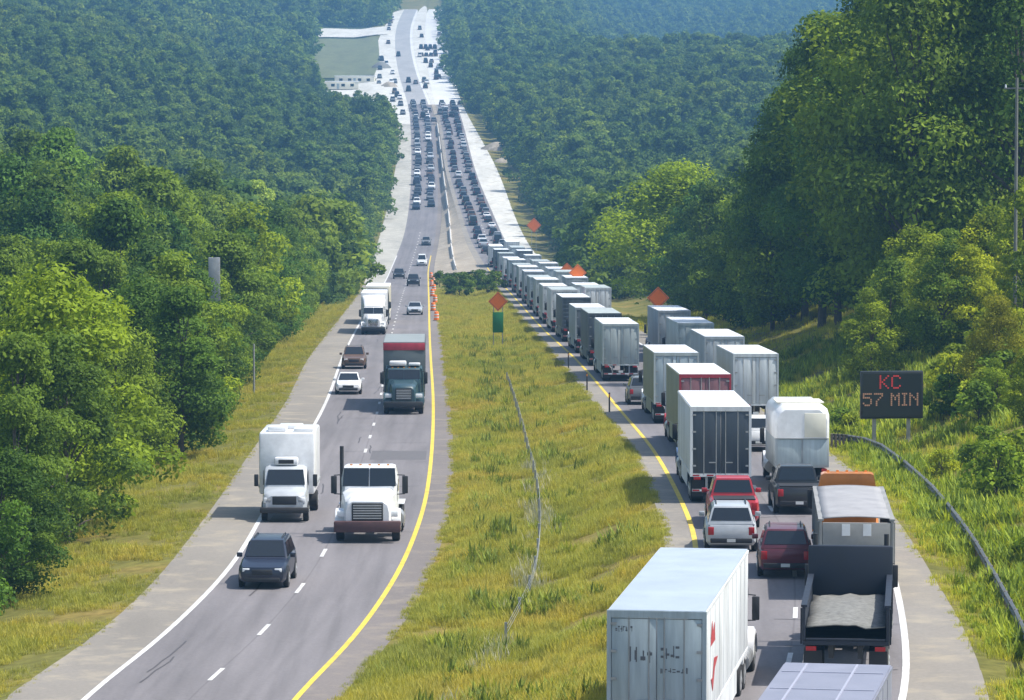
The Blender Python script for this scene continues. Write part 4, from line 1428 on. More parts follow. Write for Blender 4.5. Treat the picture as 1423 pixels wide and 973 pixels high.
# --- outbound left lane
pose(build_car('suv', SILVER, 'silver SUV in the left lane of the queue, directly ahead of the nearest semi', 'car', 'suv', 'cars queued in the outbound lanes'), 160.5, X=xp(1018, 160.5))
pose(build_car('pickup', RED, 'red pickup truck with a dark cargo bed behind a box trailer in the queue', 'pickup truck', 'pickup_truck', 'cars queued in the outbound lanes'), 169.5, X=xp(1023, 169.5))
pose(semi('semi_truck', 'semi truck with white roof and dark slate rear doors just ahead of the red pickup', BLUEP, OFFW, mat('door_slate', (0.045, 0.06, 0.08), rough=0.35, noise=0.36, scale=0.9, streak=True), ROOFW, L=14.2, frame=OFFW), 182, X=xp(1003, 182))
pose(semi('semi_truck', 'semi truck with bright white roof, olive sides and a red band over its rear doors', RED, OLIVE, mat('door_wine', (0.22, 0.1, 0.11), rough=0.4, noise=0.36, scale=0.9, streak=True), ROOFW, L=15.2, frame=REDT), 214, X=xp(981, 214))
pose(semi('semi_truck', 'semi truck with pale grey rear doors, olive sides and no red band', W_PAINT, OLIVE, DOORG, ROOFW, frame=GREYG, L=14.5), 247, X=xp(941, 247))
pose(build_car('suv', GREYP, 'dark SUV with a pale roof edge between two semi trucks in the left lane', 'car', 'suv', 'cars queued in the outbound lanes'), 271, lane=0.25)
pose(semi('semi_truck', 'semi truck with grey-green mottled rear doors, left lane, just ahead of the dark SUV', NAVY, GREYG, GREYG, ROOFW, frame=GREYG), 306, lane=0.25)
QCOL = {'dark grey': (GREYT, DKT), 'pale grey-green': (GREYG, DOORL), 'grey': (GREYT, GREYT), 'white': (OFFW, DOORL), 'grey-green': (GREYG, GREYG), 'pale grey': (GREYT, DOORG), 'slate': (DKT, mat('door_slate_grey', (0.08, 0.1, 0.12), rough=0.5, noise=0.36, scale=0.9, streak=True))}
ORD = ['first', 'second', 'third', 'fourth', 'fifth', 'sixth', 'seventh', 'eighth', 'ninth', 'tenth', 'eleventh', 'twelfth', 'thirteenth', 'fourteenth', 'fifteenth', 'sixteenth']
def queue(lane, lname, beyond, items):
    for i, (D, c, pm) in enumerate(items):
        sd_, dr_ = QCOL[c]
        hh, ll = (4.1, 3.85, 4.05, 4.15, 3.95)[i % 5], (16.1, 14.6, 16.1, 15.2)[i % 4]
        pose(semi('semi_truck', c + ' semi, ' + ORD[i] + ' ' + lname + ' lane truck beyond ' + beyond, pm, sd_, dr_, ROOFW if i % 3 else GREYG, L=ll, H=hh, swing=bool(i % 4 - 2), frame=sd_ if i % 2 else dr_), D, lane=lane)
queue(0.25, 'left', 'the mottled grey-green truck', [(334, 'slate', BLACK), (361, 'dark grey', W_PAINT), (390, 'slate', NAVY), (418, 'white', RED), (447, 'pale grey-green', W_PAINT), (476, 'grey-green', BLACK), (506, 'pale grey', GREYP), (536, 'grey', W_PAINT),
    (568, 'pale grey-green', BLUEP), (602, 'grey', W_PAINT), (638, 'pale grey', BLACK), (676, 'white', W_PAINT), (716, 'grey', BLACK), (756, 'slate', NAVY), (800, 'white', W_PAINT)])
# --- outbound right lane
r2 = empty('box_truck', 'box truck with a lavender-white roof at the bottom edge, in the right lane', 'box truck', None)
trailer(r2, -7.5, 10.6, LAV, DOORG, LAV, skirt=False)
rr = MB()
for x in (-0.75, 0.45):
    rr.box(x, x + 0.05, -7.2, 2.9, 4.1, 4.125)
for y in (-4.0, -1.0, 1.6):
    rr.box(-1.2, 1.2, y, y + 0.05, 4.1, 4.118)
rr.build('roof_seam', mat('roof_seam_grey', (0.33, 0.34, 0.41), rough=0.5), r2)
tractor(r2, 7.5, W_PAINT, sleeper=False, fairing=False, stacks=False, cabz=2.6, chassis_len=4.6, wheels=False)
r2['len'] = 15.0
pose(r2, 91.5, X=7.35 - 1.35)

def dump_truck(label, pm, bedm, loadm, L, Hb, tarp=False, headboard=True, cab=True, group=None, name='dump_truck'):
    r = empty(name, label, 'dump truck', group)
    tot = L + 4.6
    y0 = -tot / 2
    z0 = 1.2
    f = MB()
    f.box(-1.25, 1.25, y0 + 0.1, y0 + L, z0, z0 + 0.12)
    f.build('bed_floor', bedm, r, smooth=False)
    for sd in (-1, 1):
        b = MB()
        b.box(sd * 1.17, sd * 1.27, y0 + 0.1, y0 + L - 0.1, z0 + 0.122, Hb, 0.02)
        for k in range(5):
            yy = y0 + 0.4 + (L - 0.8) * k / 4
            b.box(sd * 1.272, sd * 1.32, yy - 0.06, yy + 0.06, z0, Hb - 0.06)
        b.box(sd * 1.12, sd * 1.3, y0 + 0.1, y0 + L - 0.1, Hb + 0.002, Hb + 0.07)
        b.build('side_board', bedm, r, smooth=False)
        MB().box(sd * 0.85, sd * 1.15, y0 + 0.06, y0 + 0.095, z0 - 0.16, z0 - 0.04).build('taillight', TAIL, r)
        MB().box(sd * 0.68, sd * 1.2, y0 + 0.45, y0 + 0.47, 0.25, 1.0).build('mudflap', DARK, r)
    MB().box(-1.16, 1.16, y0 + 0.1, y0 + 0.19, z0 + 0.125, Hb - (0.9 if not tarp else 0.05), 0.02).build('tailgate', bedm, r)
    if headboard:
        b = MB()
        b.box(-1.3, 1.3, y0 + L - 0.09, y0 + L + 0.03, z0, Hb + 0.95, 0.12)
        b.box(-1.2, 1.2, y0 + L + 0.03, y0 + L + 0.65, Hb + 0.8, Hb + 0.9, 0.03)
        b.build('headboard', bedm, r)
    c = MB()
    n, m = 14, 9
    rg = random.Random(5)
    vs = []
    for i in range(n):
        for j in range(m):
            yy = y0 + 0.25 + (L - 0.5) * i / (n - 1)
            xx = -1.15 + 2.3 * j / (m - 1)
            if tarp:
                z = Hb + 0.075 + 0.07 * math.cos(xx / 1.15 * 1.5) + 0.02 * math.cos(i * 2.1)
            else:
                z = Hb - 0.6 + 0.2 * math.cos(xx / 1.15 * 1.4) * math.sin(math.pi * (0.1 + 0.8 * i / (n - 1))) + rg.uniform(-0.05, 0.05)
            vs.append((xx, yy, z))
    c.add(vs, [(i * m + j, i * m + j + 1, (i + 1) * m + j + 1, (i + 1) * m + j) for i in range(n - 1) for j in range(m - 1)])
    o = c.build('tarpaulin' if tarp else 'gravel_load', loadm, r)
    o.modifiers.new('thick', 'SOLIDIFY').thickness = 0.04
    for sd in (-1, 1):
        for y in (y0 + 1.15, y0 + 2.45):
            wheel(r, sd * 1.23, y, 0.52, 0.56)
    b = MB()
    for sd in (-1, 1):
        b.box(sd * 0.35, sd * 0.5, y0 + 0.2, y0 + L, 0.8, z0)
    b.build('chassis', CHASSIS, r, smooth=False)
    if cab:
        tractor(r, tot / 2, pm, sleeper=False, fairing=False, stacks=not tarp, cabz=3.15 if tarp else 2.75, wheels=True, chassis_len=5.2)
    r['len'] = tot
    return r
pose(dump_truck('navy dump truck with a tall dark headboard and a load of grey gravel', NAVY, mat('navy_steel', (0.01, 0.016, 0.03), rough=0.55, noise=0.3, scale=1.5), LOAD, 8.6, 2.3), 124, X=xp(1181, 124) - 0.1)
d4 = dump_truck('grey dump truck under a flat grey tarpaulin with an orange cab beside the guardrail', ORANGEP, mat('dump_body_grey', (0.27, 0.27, 0.26), rough=0.6, noise=0.3, scale=1.0), TARP, 12.0, 2.7, tarp=True, headboard=False)
for sd in (-1, 1):
    MB().box(sd * 0.22, sd * 0.5, -16.6 / 2 + 0.07, -16.6 / 2 + 0.098, 2.2, 2.6).build('white_plate', W_PAINT, d4)
pose(d4, 146, X=xp(1191, 146))
pose(build_car('suv', MAROON, 'maroon SUV in the right lane, left of the grey tarpaulin', 'car', 'suv', 'cars queued in the outbound lanes'), 152.5, X=xp(1094, 152.5))
pose(build_car('pickup', BLACK, 'black pickup truck directly behind the white rounded box truck', 'pickup truck', 'pickup_truck', 'cars queued in the outbound lanes'), 176, X=xp(1109, 178))

def rounded_box_truck():
    r = empty('box_truck', 'box truck with a rounded white and cream body above a grey rear door', 'box truck')
    y0, L = -5.4, 7.2
    def s(y, w, zt):
        p = [(w, 2.45), (w, zt - 0.5), (w - 0.1, zt - 0.2), (w - 0.35, zt)]
        return [(x, y, z) for x, z in p] + [(-x, y, z) for x, z in p[::-1]]
    MB().loft([s(y0, 1.15, 3.75), s(y0 + 0.2, 1.26, 4.0), s(y0 + L - 0.2, 1.26, 4.0), s(y0 + L, 1.15, 3.8)]).build('upper_body', W_PAINT, r)
    MB().box(-1.1, 1.1, y0 + 1.2, y0 + 4.2, 4.002, 4.06, 0.02).build('roof_panel', CREAM, r)
    MB().box(-1.25, 1.25, y0 + 0.12, y0 + L, 1.1, 2.445, 0.02).build('lower_body', GREYT, r)
    MB().box(0.1, 1.1, y0 - 0.02, y0 + 0.02, 2.5, 3.6, 0.02).build('cream_panel', CREAM, r)
    for sd in (-1, 1):
        MB().box(sd * 0.04, sd * 1.15, y0 + 0.08, y0 + 0.118, 1.2, 2.4, 0.01).build('rear_door', DOORG, r)
        MB().box(sd * 0.9, sd * 1.15, y0 + 0.05, y0 + 0.118, 0.92, 1.06).build('taillight', TAIL, r)
        for y in (y0 + 1.3, y0 + 2.6):
            wheel(r, sd * 1.22, y, 0.5, 0.5)
    MB().box(-1.2, 1.2, y0 + 0.02, y0 + 0.2, 0.5, 0.66).build('underride_bar', STEEL, r)
    MB().box(-0.5, 0.5, y0 + 0.3, y0 + L, 0.75, 1.09).build('chassis', CHASSIS, r)
    tractor(r, 5.4, W_PAINT, sleeper=False, fairing=False, stacks=False, wheels=False, chassis_len=4.4)
    r['len'] = 10.8
    return r
rb_ = rounded_box_truck()
rb_.scale = (0.95, 1, 0.96)
pose(rb_, 188.5, X=xp(1117, 188.5))
pose(build_car('suv', W_PAINT, 'white SUV in the right lane behind the tall grey semi truck', 'car', 'suv', 'cars queued in the outbound lanes'), 218, X=xp(1056, 218))
pose(semi('semi_truck', 'tall grey semi truck with plain light grey rear doors in the right lane', GREYP, GREYT, DOORL, ROOFW, frame=DOORL), 245, X=xp(1052, 245))
pose(semi('semi_truck', 'grey semi truck in the right lane, second ahead of the white SUV', BLACK, GREYT, GREYT, ROOFW, frame=GREYT), 278, X=xp(1008, 278))
pose(semi('semi_truck', 'pale grey-green semi truck in the right lane, third ahead of the white SUV', W_PAINT, GREYG, GREYG, ROOFW, frame=GREYG), 308, X=xp(968, 308))
pose(semi('semi_truck', 'slate blue-grey semi truck in the right lane beneath the single round-looking orange sign', NAVY, GREYT, GREYT, ROOFW, frame=GREYT), 342, X=xp(938, 342))
pose(build_car('suv', BLACK, 'black SUV in the right lane between the near and the distant semi trucks', 'car', 'suv', 'cars queued in the outbound lanes'), 400, lane=0.75)
pose(build_car('pickup', GREYP, 'grey pickup truck in the right lane ahead of the black SUV', 'pickup truck', 'pickup_truck', 'cars queued in the outbound lanes'), 412, lane=0.75)
queue(0.75, 'right', 'the grey pickup truck', [(430, 'white', W_PAINT), (459, 'pale grey-green', NAVY), (492, 'grey', BLACK), (528, 'grey-green', W_PAINT), (566, 'pale grey', RED), (604, 'grey-green', BLACK), (645, 'pale grey-green', W_PAINT), (690, 'grey', GREYP), (742, 'dark grey', W_PAINT), (790, 'pale grey', NAVY), (826, 'white', BLUEP)])
# --- oncoming
pose(build_car('suv', NAVY, 'dark navy SUV leading the oncoming traffic in its outer lane', 'car', 'suv', 'oncoming traffic'), F / 35.4, X=xp(361, F / 35.4), out=False)
def oncoming_box_truck():
    r = empty('box_truck', 'white box truck with a silver cab following the navy SUV', 'box truck', 'oncoming traffic')
    tot = 8.6
    y0 = -tot / 2
    MB().box(-1.28, 1.28, y0, y0 + 6.2, 1.1, 3.95, 0.1).build('cargo_box', W_PAINT, r)
    b = MB()
    b.box(-1.2, -0.3, y0 + 5.3, y0 + 5.9, 3.952, 4.14, 0.05)
    b.box(0.05, 0.9, y0 + 4.2, y0 + 5.6, 3.952, 4.2, 0.06)
    b.box(-0.6, 0.5, y0 + 2.2, y0 + 3.4, 3.952, 4.15, 0.06)
    b.build('roof_unit', W_PAINT, r)
    b = MB()
    for sd in (-1, 1):
        b.box(sd * 1.282, sd * 1.32, y0 + 0.3, y0 + 6.1, 1.4, 1.5)
    b.build('side_rail', STEEL, r)
    # cab-over-hood medium duty cab
    h = tot / 2
    def s(y, w, zb, zt):
        p = [(w, zb), (w, zb + 0.6 * (zt - zb)), (w - 0.07, zt - 0.1), (w - 0.25, zt)]
        return [(x, y, z) for x, z in p] + [(-x, y, z) for x, z in p[::-1]]
    MB().loft([s(h - 0.05, 0.85, 0.55, 1.2), s(h - 0.2, 1.0, 0.5, 1.35), s(h - 1.1, 1.05, 0.5, 1.55)]).build('hood', SILVER, r)
    MB().loft([s(h - 1.05, 1.03, 0.5, 1.54), s(h - 1.62, 1.02, 0.5, 2.38), s(h - 1.9, 1.02, 0.5, 2.48), s(h - 2.38, 1.02, 0.5, 2.48)]).build('cab', SILVER, r)
    MB().slab([(-0.9, h - 1.1, 1.64), (0.9, h - 1.1, 1.64), (0.8, h - 1.55, 2.3), (-0.8, h - 1.55, 2.3)], (0, 0.83, 0.56), 0.014).build('windshield', GLASS, r)
    MB().box(-0.55, 0.55, h - 2.3, h - 1.75, 2.482, 2.85, 0.1).build('roof_fairing', W_PAINT, r)
    MB().box(-0.35, 0.35, h - 1.752, h - 1.735, 2.56, 2.74).build('vent', DARK, r)
    MB().box(-0.55, 0.55, h - 0.1, h - 0.02, 0.8, 1.18, 0.03).build('grille', DARK, r)
    MB().box(-1.12, 1.12, h - 0.25, h + 0.04, 0.42, 0.68, 0.05).build('bumper', CHASSIS, r)
    for sd in (-1, 1):
        MB().box(sd * 0.6, sd * 0.95, h - 0.2, h - 0.05, 0.88, 1.12, 0.03).build('headlight', LAMP, r)
        MB().box(sd * 1.03, sd * 1.034 + sd * 0.012, h - 2.2, h - 1.5, 1.6, 2.25).build('side_window', GLASS, r)
        MB().box(sd * 1.25, sd * 1.45, h - 1.4, h - 1.3, 1.55, 2.1, 0.03).build('mirror', DARK, r)
        wheel(r, sd * 1.08, h - 0.95, 0.45, 0.26)
        wheel(r, sd * 1.25, y0 + 1.7, 0.48, 0.5)
    MB().box(-0.45, 0.45, y0 + 0.2, h - 0.4, 0.6, 1.08).build('chassis', CHASSIS, r)
    r['len'] = tot
    return r
pose(oncoming_box_truck(), F / 30.6, X=xp(393, F / 30.6), out=False)

def bobtail():
    r = empty('tractor_truck', 'white tractor truck without a trailer, heavy dark bumper, beside the box truck', 'truck', 'oncoming traffic')
    tractor(r, 3.6, W_PAINT, sleeper=False, fairing=False, stacks=True, one_stack=True, cabz=2.85, hoodw=0.98, bumper_big=True, bumperm=mat('rusty_bumper', (0.085, 0.04, 0.04), rough=0.6, noise=0.4, scale=3), chassis_len=7.2)
    MB().box(-1.05, 1.05, -1.9, -1.2, 0.95, 2.0, 0.05).build('tool_box', W_PAINT, r)
    for sd in (-1, 1):
        b = MB()
        b.box(sd * 0.66, sd * 1.26, -3.5, -1.25, 1.12, 1.17, 0.02)
        b.build('rear_fender', W_PAINT, r)
    r['len'] = 7.2
    return r
bt = bobtail()
bt.scale = (1.16, 1.06, 1.1)
pose(bt, F / 32.2, X=xp(509, F / 32.2), out=False)

def lowboy():
    r = empty('semi_truck', 'dark teal semi truck pulling a grey trailer with a red band above the cab', 'semi truck', 'oncoming traffic')
    tot = 19.5
    y0 = -tot / 2
    L = 14.6
    trailer(r, y0, L, mat('trailer_slate', (0.1, 0.12, 0.125), rough=0.5, noise=0.25, scale=0.8), DKT, mat('roof_grey_teal', (0.24, 0.27, 0.27), rough=0.6, noise=0.25, scale=0.8), H=4.2)
    MB().box(-1.29, 1.29, y0 + L + 0.002, y0 + L + 0.06, 3.7, 4.15, 0.02).build('red_band', REDT, r)
    ye = tractor(r, tot / 2, TEAL, sleeper=True, fairing=False, stacks=True, cabz=2.7)
    MB().box(-0.15, 0.9, tot / 2 - 4.35, tot / 2 - 3.1, 2.81, 3.1, 0.08).build('roof_unit', W_PAINT, r)
    MB().box(-1.0, -0.3, tot / 2 - 4.35, tot / 2 - 3.4, 2.81, 2.98, 0.05).build('roof_unit', W_PAINT, r)
    r['len'] = tot
    return r
lb = lowboy()
lb.scale = (1.06, 1, 1.07)
pose(lb, F / 21.6, X=xp(560, F / 21.6), out=False)
pose(build_car('sedan', W_PAINT, 'white sedan in the outer oncoming lane beside the teal semi truck', 'car', 'sedan', 'oncoming traffic'), F / 19.8, X=xp(483, F / 19.8), out=False)
pose(build_car('suv', BROWN, 'dark brown SUV following the white sedan', 'car', 'suv', 'oncoming traffic'), F / 17.4, X=xp(491, F / 17.4), out=False)
s7 = semi('semi_truck', 'white semi truck with a white box trailer coming down the outer oncoming lane', W_PAINT, W_PAINT, DOORL, ROOFW, group='oncoming traffic')
pose(s7, F / 13.9, X=xp(518, F / 13.9), out=False)
pose(semi('semi_truck', 'cream topped semi truck close behind the white semi in the outer oncoming lane', BLACK, CREAM, DOORL, ROOFW, group='oncoming traffic'), 463, lane=0.27, out=False)
pose(build_car('sedan', SILVER, 'small silver sedan in the inner oncoming lane behind the teal semi truck', 'car', 'sedan', 'oncoming traffic'), F / 12.0, X=xp(576, F / 12.0), out=False)
pose(build_car('pickup', BLACK, 'black pickup truck in the inner oncoming lane below the distant queue', 'pickup truck', 'pickup_truck', 'oncoming traffic'), F / 9.0, X=xp(574, F / 9.0), out=False)
pose(build_car('suv', BLACK, 'black SUV in the outer oncoming lane behind the white semi truck', 'car', 'suv', 'oncoming traffic'), F / 8.2, X=xp(554, F / 8.2), out=False)
pose(build_car('van', W_PAINT, 'white van in the inner oncoming lane behind the black pickup', 'van', 'van', 'oncoming traffic'), F / 7.1, X=xp(586, F / 7.1), out=False)
pose(build_car('pickup', GREYP, 'lone grey pickup truck between the white van and the distant queue', 'pickup truck', 'pickup_truck', 'oncoming traffic'), F / 6.35, X=xp(592, F / 6.35), out=False)

# --- the distant jam, small in the picture
PROTO = {}
NAMES = {'suv': ('suv', 'car'), 'sedan': ('sedan', 'car'), 'pickup': ('pickup_truck', 'pickup truck'), 'van': ('van', 'van')}
COLR = {'black': BLACK, 'grey': GREYP, 'navy': NAVY, 'white': W_PAINT, 'silver': SILVER, 'brown': BROWN}
for k in CAR:
    for c in COLR:
        PROTO[(k, c)] = None
def far_vehicle(k, c, where):
    nm, ct = NAMES[k]
    lab = 'tiny ' + c + ' ' + nm.replace('_', ' ') + ' in the distant jam, ' + where
    if PROTO[(k, c)] is None:
        o = PROTO[(k, c)] = build_far_car(k, COLR[c], lab, ct, nm)
    else:
        o = PROTO[(k, c)].copy()
        COL.objects.link(o)
        o['label'] = lab
        o['len'] = CAR[k]['L']
    o['group'] = 'tiny vehicles of the distant jam'
    return o
rg = random.Random(21)
def pickc():
    return rg.choices(list(COLR), [7, 4, 3, 2, 1, 2])[0]
def pickk():
    return rg.choices(list(CAR), [5, 3, 4, 2])[0]
for lane, where in ((0.25, 'outer oncoming lane'), (0.75, 'inner oncoming lane')):
    D = 1085 + lane * 20
    while D < 1560:
        o = far_vehicle(pickk(), pickc(), where)
        pose(o, D, lane=lane, out=False, dx=rg.uniform(-0.25, 0.25))
        D += rg.uniform(11.5, 24)
for lane, where in ((0.25, 'left outbound lane'), (0.75, 'right outbound lane')):
    D = 872 + lane * 16
    while D < 1560:
        o = far_vehicle(pickk(), pickc() if D > 960 else rg.choice(['silver', 'white', 'navy', 'black']), where)
        pose(o, D, lane=lane, dx=rg.uniform(-0.3, 0.3))
        D += rg.uniform(11.5, 27)
for i in range(4):
    for D, k in ((2010, 'van'), (1945, 'suv')):
        o = far_vehicle(k, 'navy' if D > 2000 else 'black', 'row standing across the white concrete')
        pose(o, D, lane=0.14 + 0.27 * i, dx=-4.2)
for px, py, k, c in ((554, 79, 'van', 'black'), (528, 110, 'suv', 'grey'), (546, 142, 'pickup', 'grey'), (527, 118, 'sedan', 'grey'), (568, 128, 'van', 'black'), (568, 116, 'van', 'black'), (545, 160, 'suv', 'black'), (560, 160, 'suv', 'grey'), (557, 148, 'pickup', 'grey')):
    D = F / sat(YS_L, py)
    pose(far_vehicle(k, c, 'at the limestone pad'), D, X=xp(px, D), out=False)
for px, py, k, c in ((578, 118, 'suv', 'grey'), (610, 110, 'suv', 'black'), (600, 88, 'suv', 'grey'), (612, 160, 'van', 'grey'), (620, 158, 'van', 'white'), (634, 156, 'suv', 'black'), (640, 147, 'suv', 'black'), (628, 163, 'pickup', 'black'), (596, 157, 'suv', 'grey'), (588, 165, 'van', 'black'), (603, 170, 'suv', 'grey'), (625, 186, 'suv', 'black')):
    D = F / sat(YS_R, py)
    pose(far_vehicle(k, c, 'where the jam spreads over the crest'), D, X=xp(px, D))

# ------------------------------------------------------------------ road furniture
def fz_at(X, D):
    return gz(X, D)
def diamond_sign(label, X, D, zc, size=1.5, plaque=False, name='work_sign'):
    z = gz(X, D)
    r = empty(name, label, 'sign', 'orange work zone signs')
    r.location = (X, D, z)
    h = zc - z
    s = size / math.sqrt(2) * 1.0
    b = MB()
    b.slab([(0, 0, h - s), (s, 0, h), (0, 0, h + s), (-s, 0, h)], (0, 1, 0), 0.02)
    f = b.build('sign_face', ORANGE, r, smooth=False)
    k = MB()
    q = s * 0.9
    for a, c in (((0, -q), (q, 0)), ((q, 0), (0, q)), ((0, q), (-q, 0)), ((-q, 0), (0, -q))):
        k.slab([(a[0], -0.002, h + a[1]), (c[0], -0.002, h + c[1]), (c[0] * 0.95, -0.002, h + c[1] * 0.95), (a[0] * 0.95, -0.002, h + a[1] * 0.95)], (0, -1, 0), 0.003)
    k.build('border', INK, f, smooth=False)
    for sd in (-1, 1):
        p = MB()
        p.box(sd * 0.42 - 0.04, sd * 0.42 + 0.04, 0.024, 0.09, -0.3, h - 0.1)
        p.build('post', STEEL, r)
    if plaque:
        MB().box(-0.5, 0.5, -0.01, 0.022, h - 2.9, h - 1.0, 0.01).build('plaque', mat('green_sheeting', (0.02, 0.2, 0.06), rough=0.5, noise=0.2), r)
    return r
D = 400; X = xp(692, D)
diamond_sign('orange work zone sign with a green plaque below it, standing in the median grass', X, D, zof(419, D), 1.3, True)
for px, py, D, lab in ((788, 376, 560, 'smaller left one of the two orange work zone signs above the middle trailers'), (803, 379, 500, 'larger right one of the two orange work zone signs above the middle trailers'),
                       (915, 414, 395, 'orange work zone sign alone above the right lane trailers, before the dark trees'), (742, 313, 830, 'small distant orange work zone sign beside the white limestone strip')):
    diamond_sign(lab, xp(px, D), D, zof(py, D), 1.45 if D < 600 else 2.0)

# drums along the yellow line
def drum():
    r = empty('traffic_drum', 'orange and white drum in the row along the yellow line of the oncoming road', 'traffic drum', 'orange drums along the yellow line')
    b = MB()
    b.loft([[(rr * math.cos(k * math.pi / 7), rr * math.sin(k * math.pi / 7), z) for k in range(14)] for rr, z in ((0.3, 0.06), (0.29, 0.3), (0.27, 0.6), (0.25, 0.9), (0.2, 1.0))])
    b.build('body', ORANGE, r)
    for z0, z1, rr in ((0.32, 0.45, 0.296), (0.62, 0.75, 0.276)):
        MB().cyl((0, 0, z0), (0, 0, z1), rr, rr - 0.01, 16, False).build('white_band', W_PAINT, r)
    MB().cyl((0, 0, 0), (0, 0, 0.06), 0.4, 0.36, 14).build('base', RUBBER, r)
    return r
d0 = drum()
for i, D in enumerate(np.linspace(480, 740, 8)):
    o = d0 if i == 0 else dup(d0)
    X = float(XL1(D)) + 0.7 - 0.3 * (i % 2)
    o.location = (X, D, float(ZL(D)) + 0.003)

# delineator posts in the outbound inner shoulder
def post():
    r = empty('delineator_post', 'slim dark delineator post on the edge of the median beside the truck queue', 'post', 'delineator posts along the median')
    MB().box(-0.05, 0.05, -0.03, 0.03, -0.2, 1.25, 0.01).build('post', CHASSIS, r)
    MB().box(-0.045, 0.045, -0.036, -0.031, 1.0, 1.15).build('reflector', AMBER, r)
    return r
p0 = post()
for i, (D, o_) in enumerate(((262, 0.9), (292, 0.6), (330, 0.6))):
    o = p0 if i == 0 else dup(p0)
    X = float(XRI(D)) + o_ - 0.4
    o.location = (X, D, gz(X, D))

# concrete barrier along the gravel median
def barrier():
    b = MB()
    p = [(-0.3, 0), (-0.27, 0.12), (-0.13, 0.35), (-0.09, 0.81), (0.09, 0.81), (0.13, 0.35), (0.27, 0.12), (0.3, 0)]
    b.loft([[(x, y, z) for x, z in p] for y in (-3.0, 3.0)])
    o = b.build('concrete_barrier', mat('barrier_concrete', (0.6, 0.58, 0.54), rough=0.85, noise=0.25, scale=1.5))
    return tag(o, 'pale concrete barrier segment in the gravel median of the work zone', 'barrier', 'concrete barriers in the gravel median')
bar0 = barrier()
i = 0
D = 800.0
while D < 1420:
    o = bar0 if i == 0 else bar0.copy()
    if i: COL.objects.link(o)
    f = lambda d: float(XLI(d)) * 0.52 + float(XRI(d)) * 0.48
    X = f(D)
    t = Vector((f(D + 3) - f(D - 3), 6, float(ZL(D + 3) + ZR(D + 3) - ZL(D - 3) - ZR(D - 3)) / 2)).normalized()
    o.rotation_euler = (math.asin(t.z), 0, -math.atan2(t.x, t.y))
    o.location = (X, D, float(ZL(D) + (ZR(D) - ZL(D)) * 0.48) + 0.05)
    i += 1
    D += 6.3 if i % 9 else 20

# guardrail along the right shoulder, bending away uphill
def guardrail():
    r = empty('guardrail', 'grey steel guardrail curving along the bank right of the truck queue', 'guardrail')
    px = [(1158, 633), (1180, 632), (1205, 634), (1228, 642), (1262, 668), (1300, 704), (1335, 748), (1362, 790), (1390, 838), (1418, 890), (1450, 960)]
    pts = []
    for a, b_ in px:
        s = sat(YS_R, b_ - 4) * 0.985
        D = F / s
        X = xp(a, D)
        pts.append(Vector((X, D, gz(X, D))))
    dense = []
    for a, b_ in zip(pts[:-1], pts[1:]):
        for k in range(8):
            q = a.lerp(b_, k / 8)
            dense.append(Vector((q.x, q.y, gz(q.x, q.y))))
    dense.append(pts[-1])
    r.location = dense[0]
    o0 = dense[0]
    b = MB()
    secs = []
    for i, q in enumerate(dense):
        a, c = dense[max(0, i - 1)], dense[min(len(dense) - 1, i + 1)]
        t = (c - a); t.z = 0; t.normalize()
        n = Vector((-t.y, t.x, 0))
        if n.x > 0: n = -n
        q = q - o0
        pr = [(0.0, 0.42), (0.08, 0.47), (0.08, 0.53), (0.02, 0.57), (0.02, 0.61), (0.08, 0.65), (0.08, 0.71), (0.0, 0.76), (-0.012, 0.755), (0.062, 0.705), (0.062, 0.655), (0.0, 0.615), (0.0, 0.565), (0.062, 0.525), (0.062, 0.475), (-0.012, 0.425)]
        secs.append([tuple(q + n * u + Vector((0, 0, z + 0.08))) for u, z in pr])
    b.loft(secs)
    b.build('rail', mat('weathered_rail', (0.17, 0.18, 0.18), rough=0.55, metal=0.3, noise=0.3, scale=1.5), r, angle=25)
    for i, q in enumerate(dense):
        if i % 2: continue
        q = q - o0
        MB().box(q.x - 0.06, q.x + 0.06, q.y - 0.09, q.y + 0.09, q.z - 0.4, q.z + 0.83).build('post', mat('weathered_wood', (0.16, 0.13, 0.1), rough=0.9, noise=0.3, scale=4), r)
guardrail()

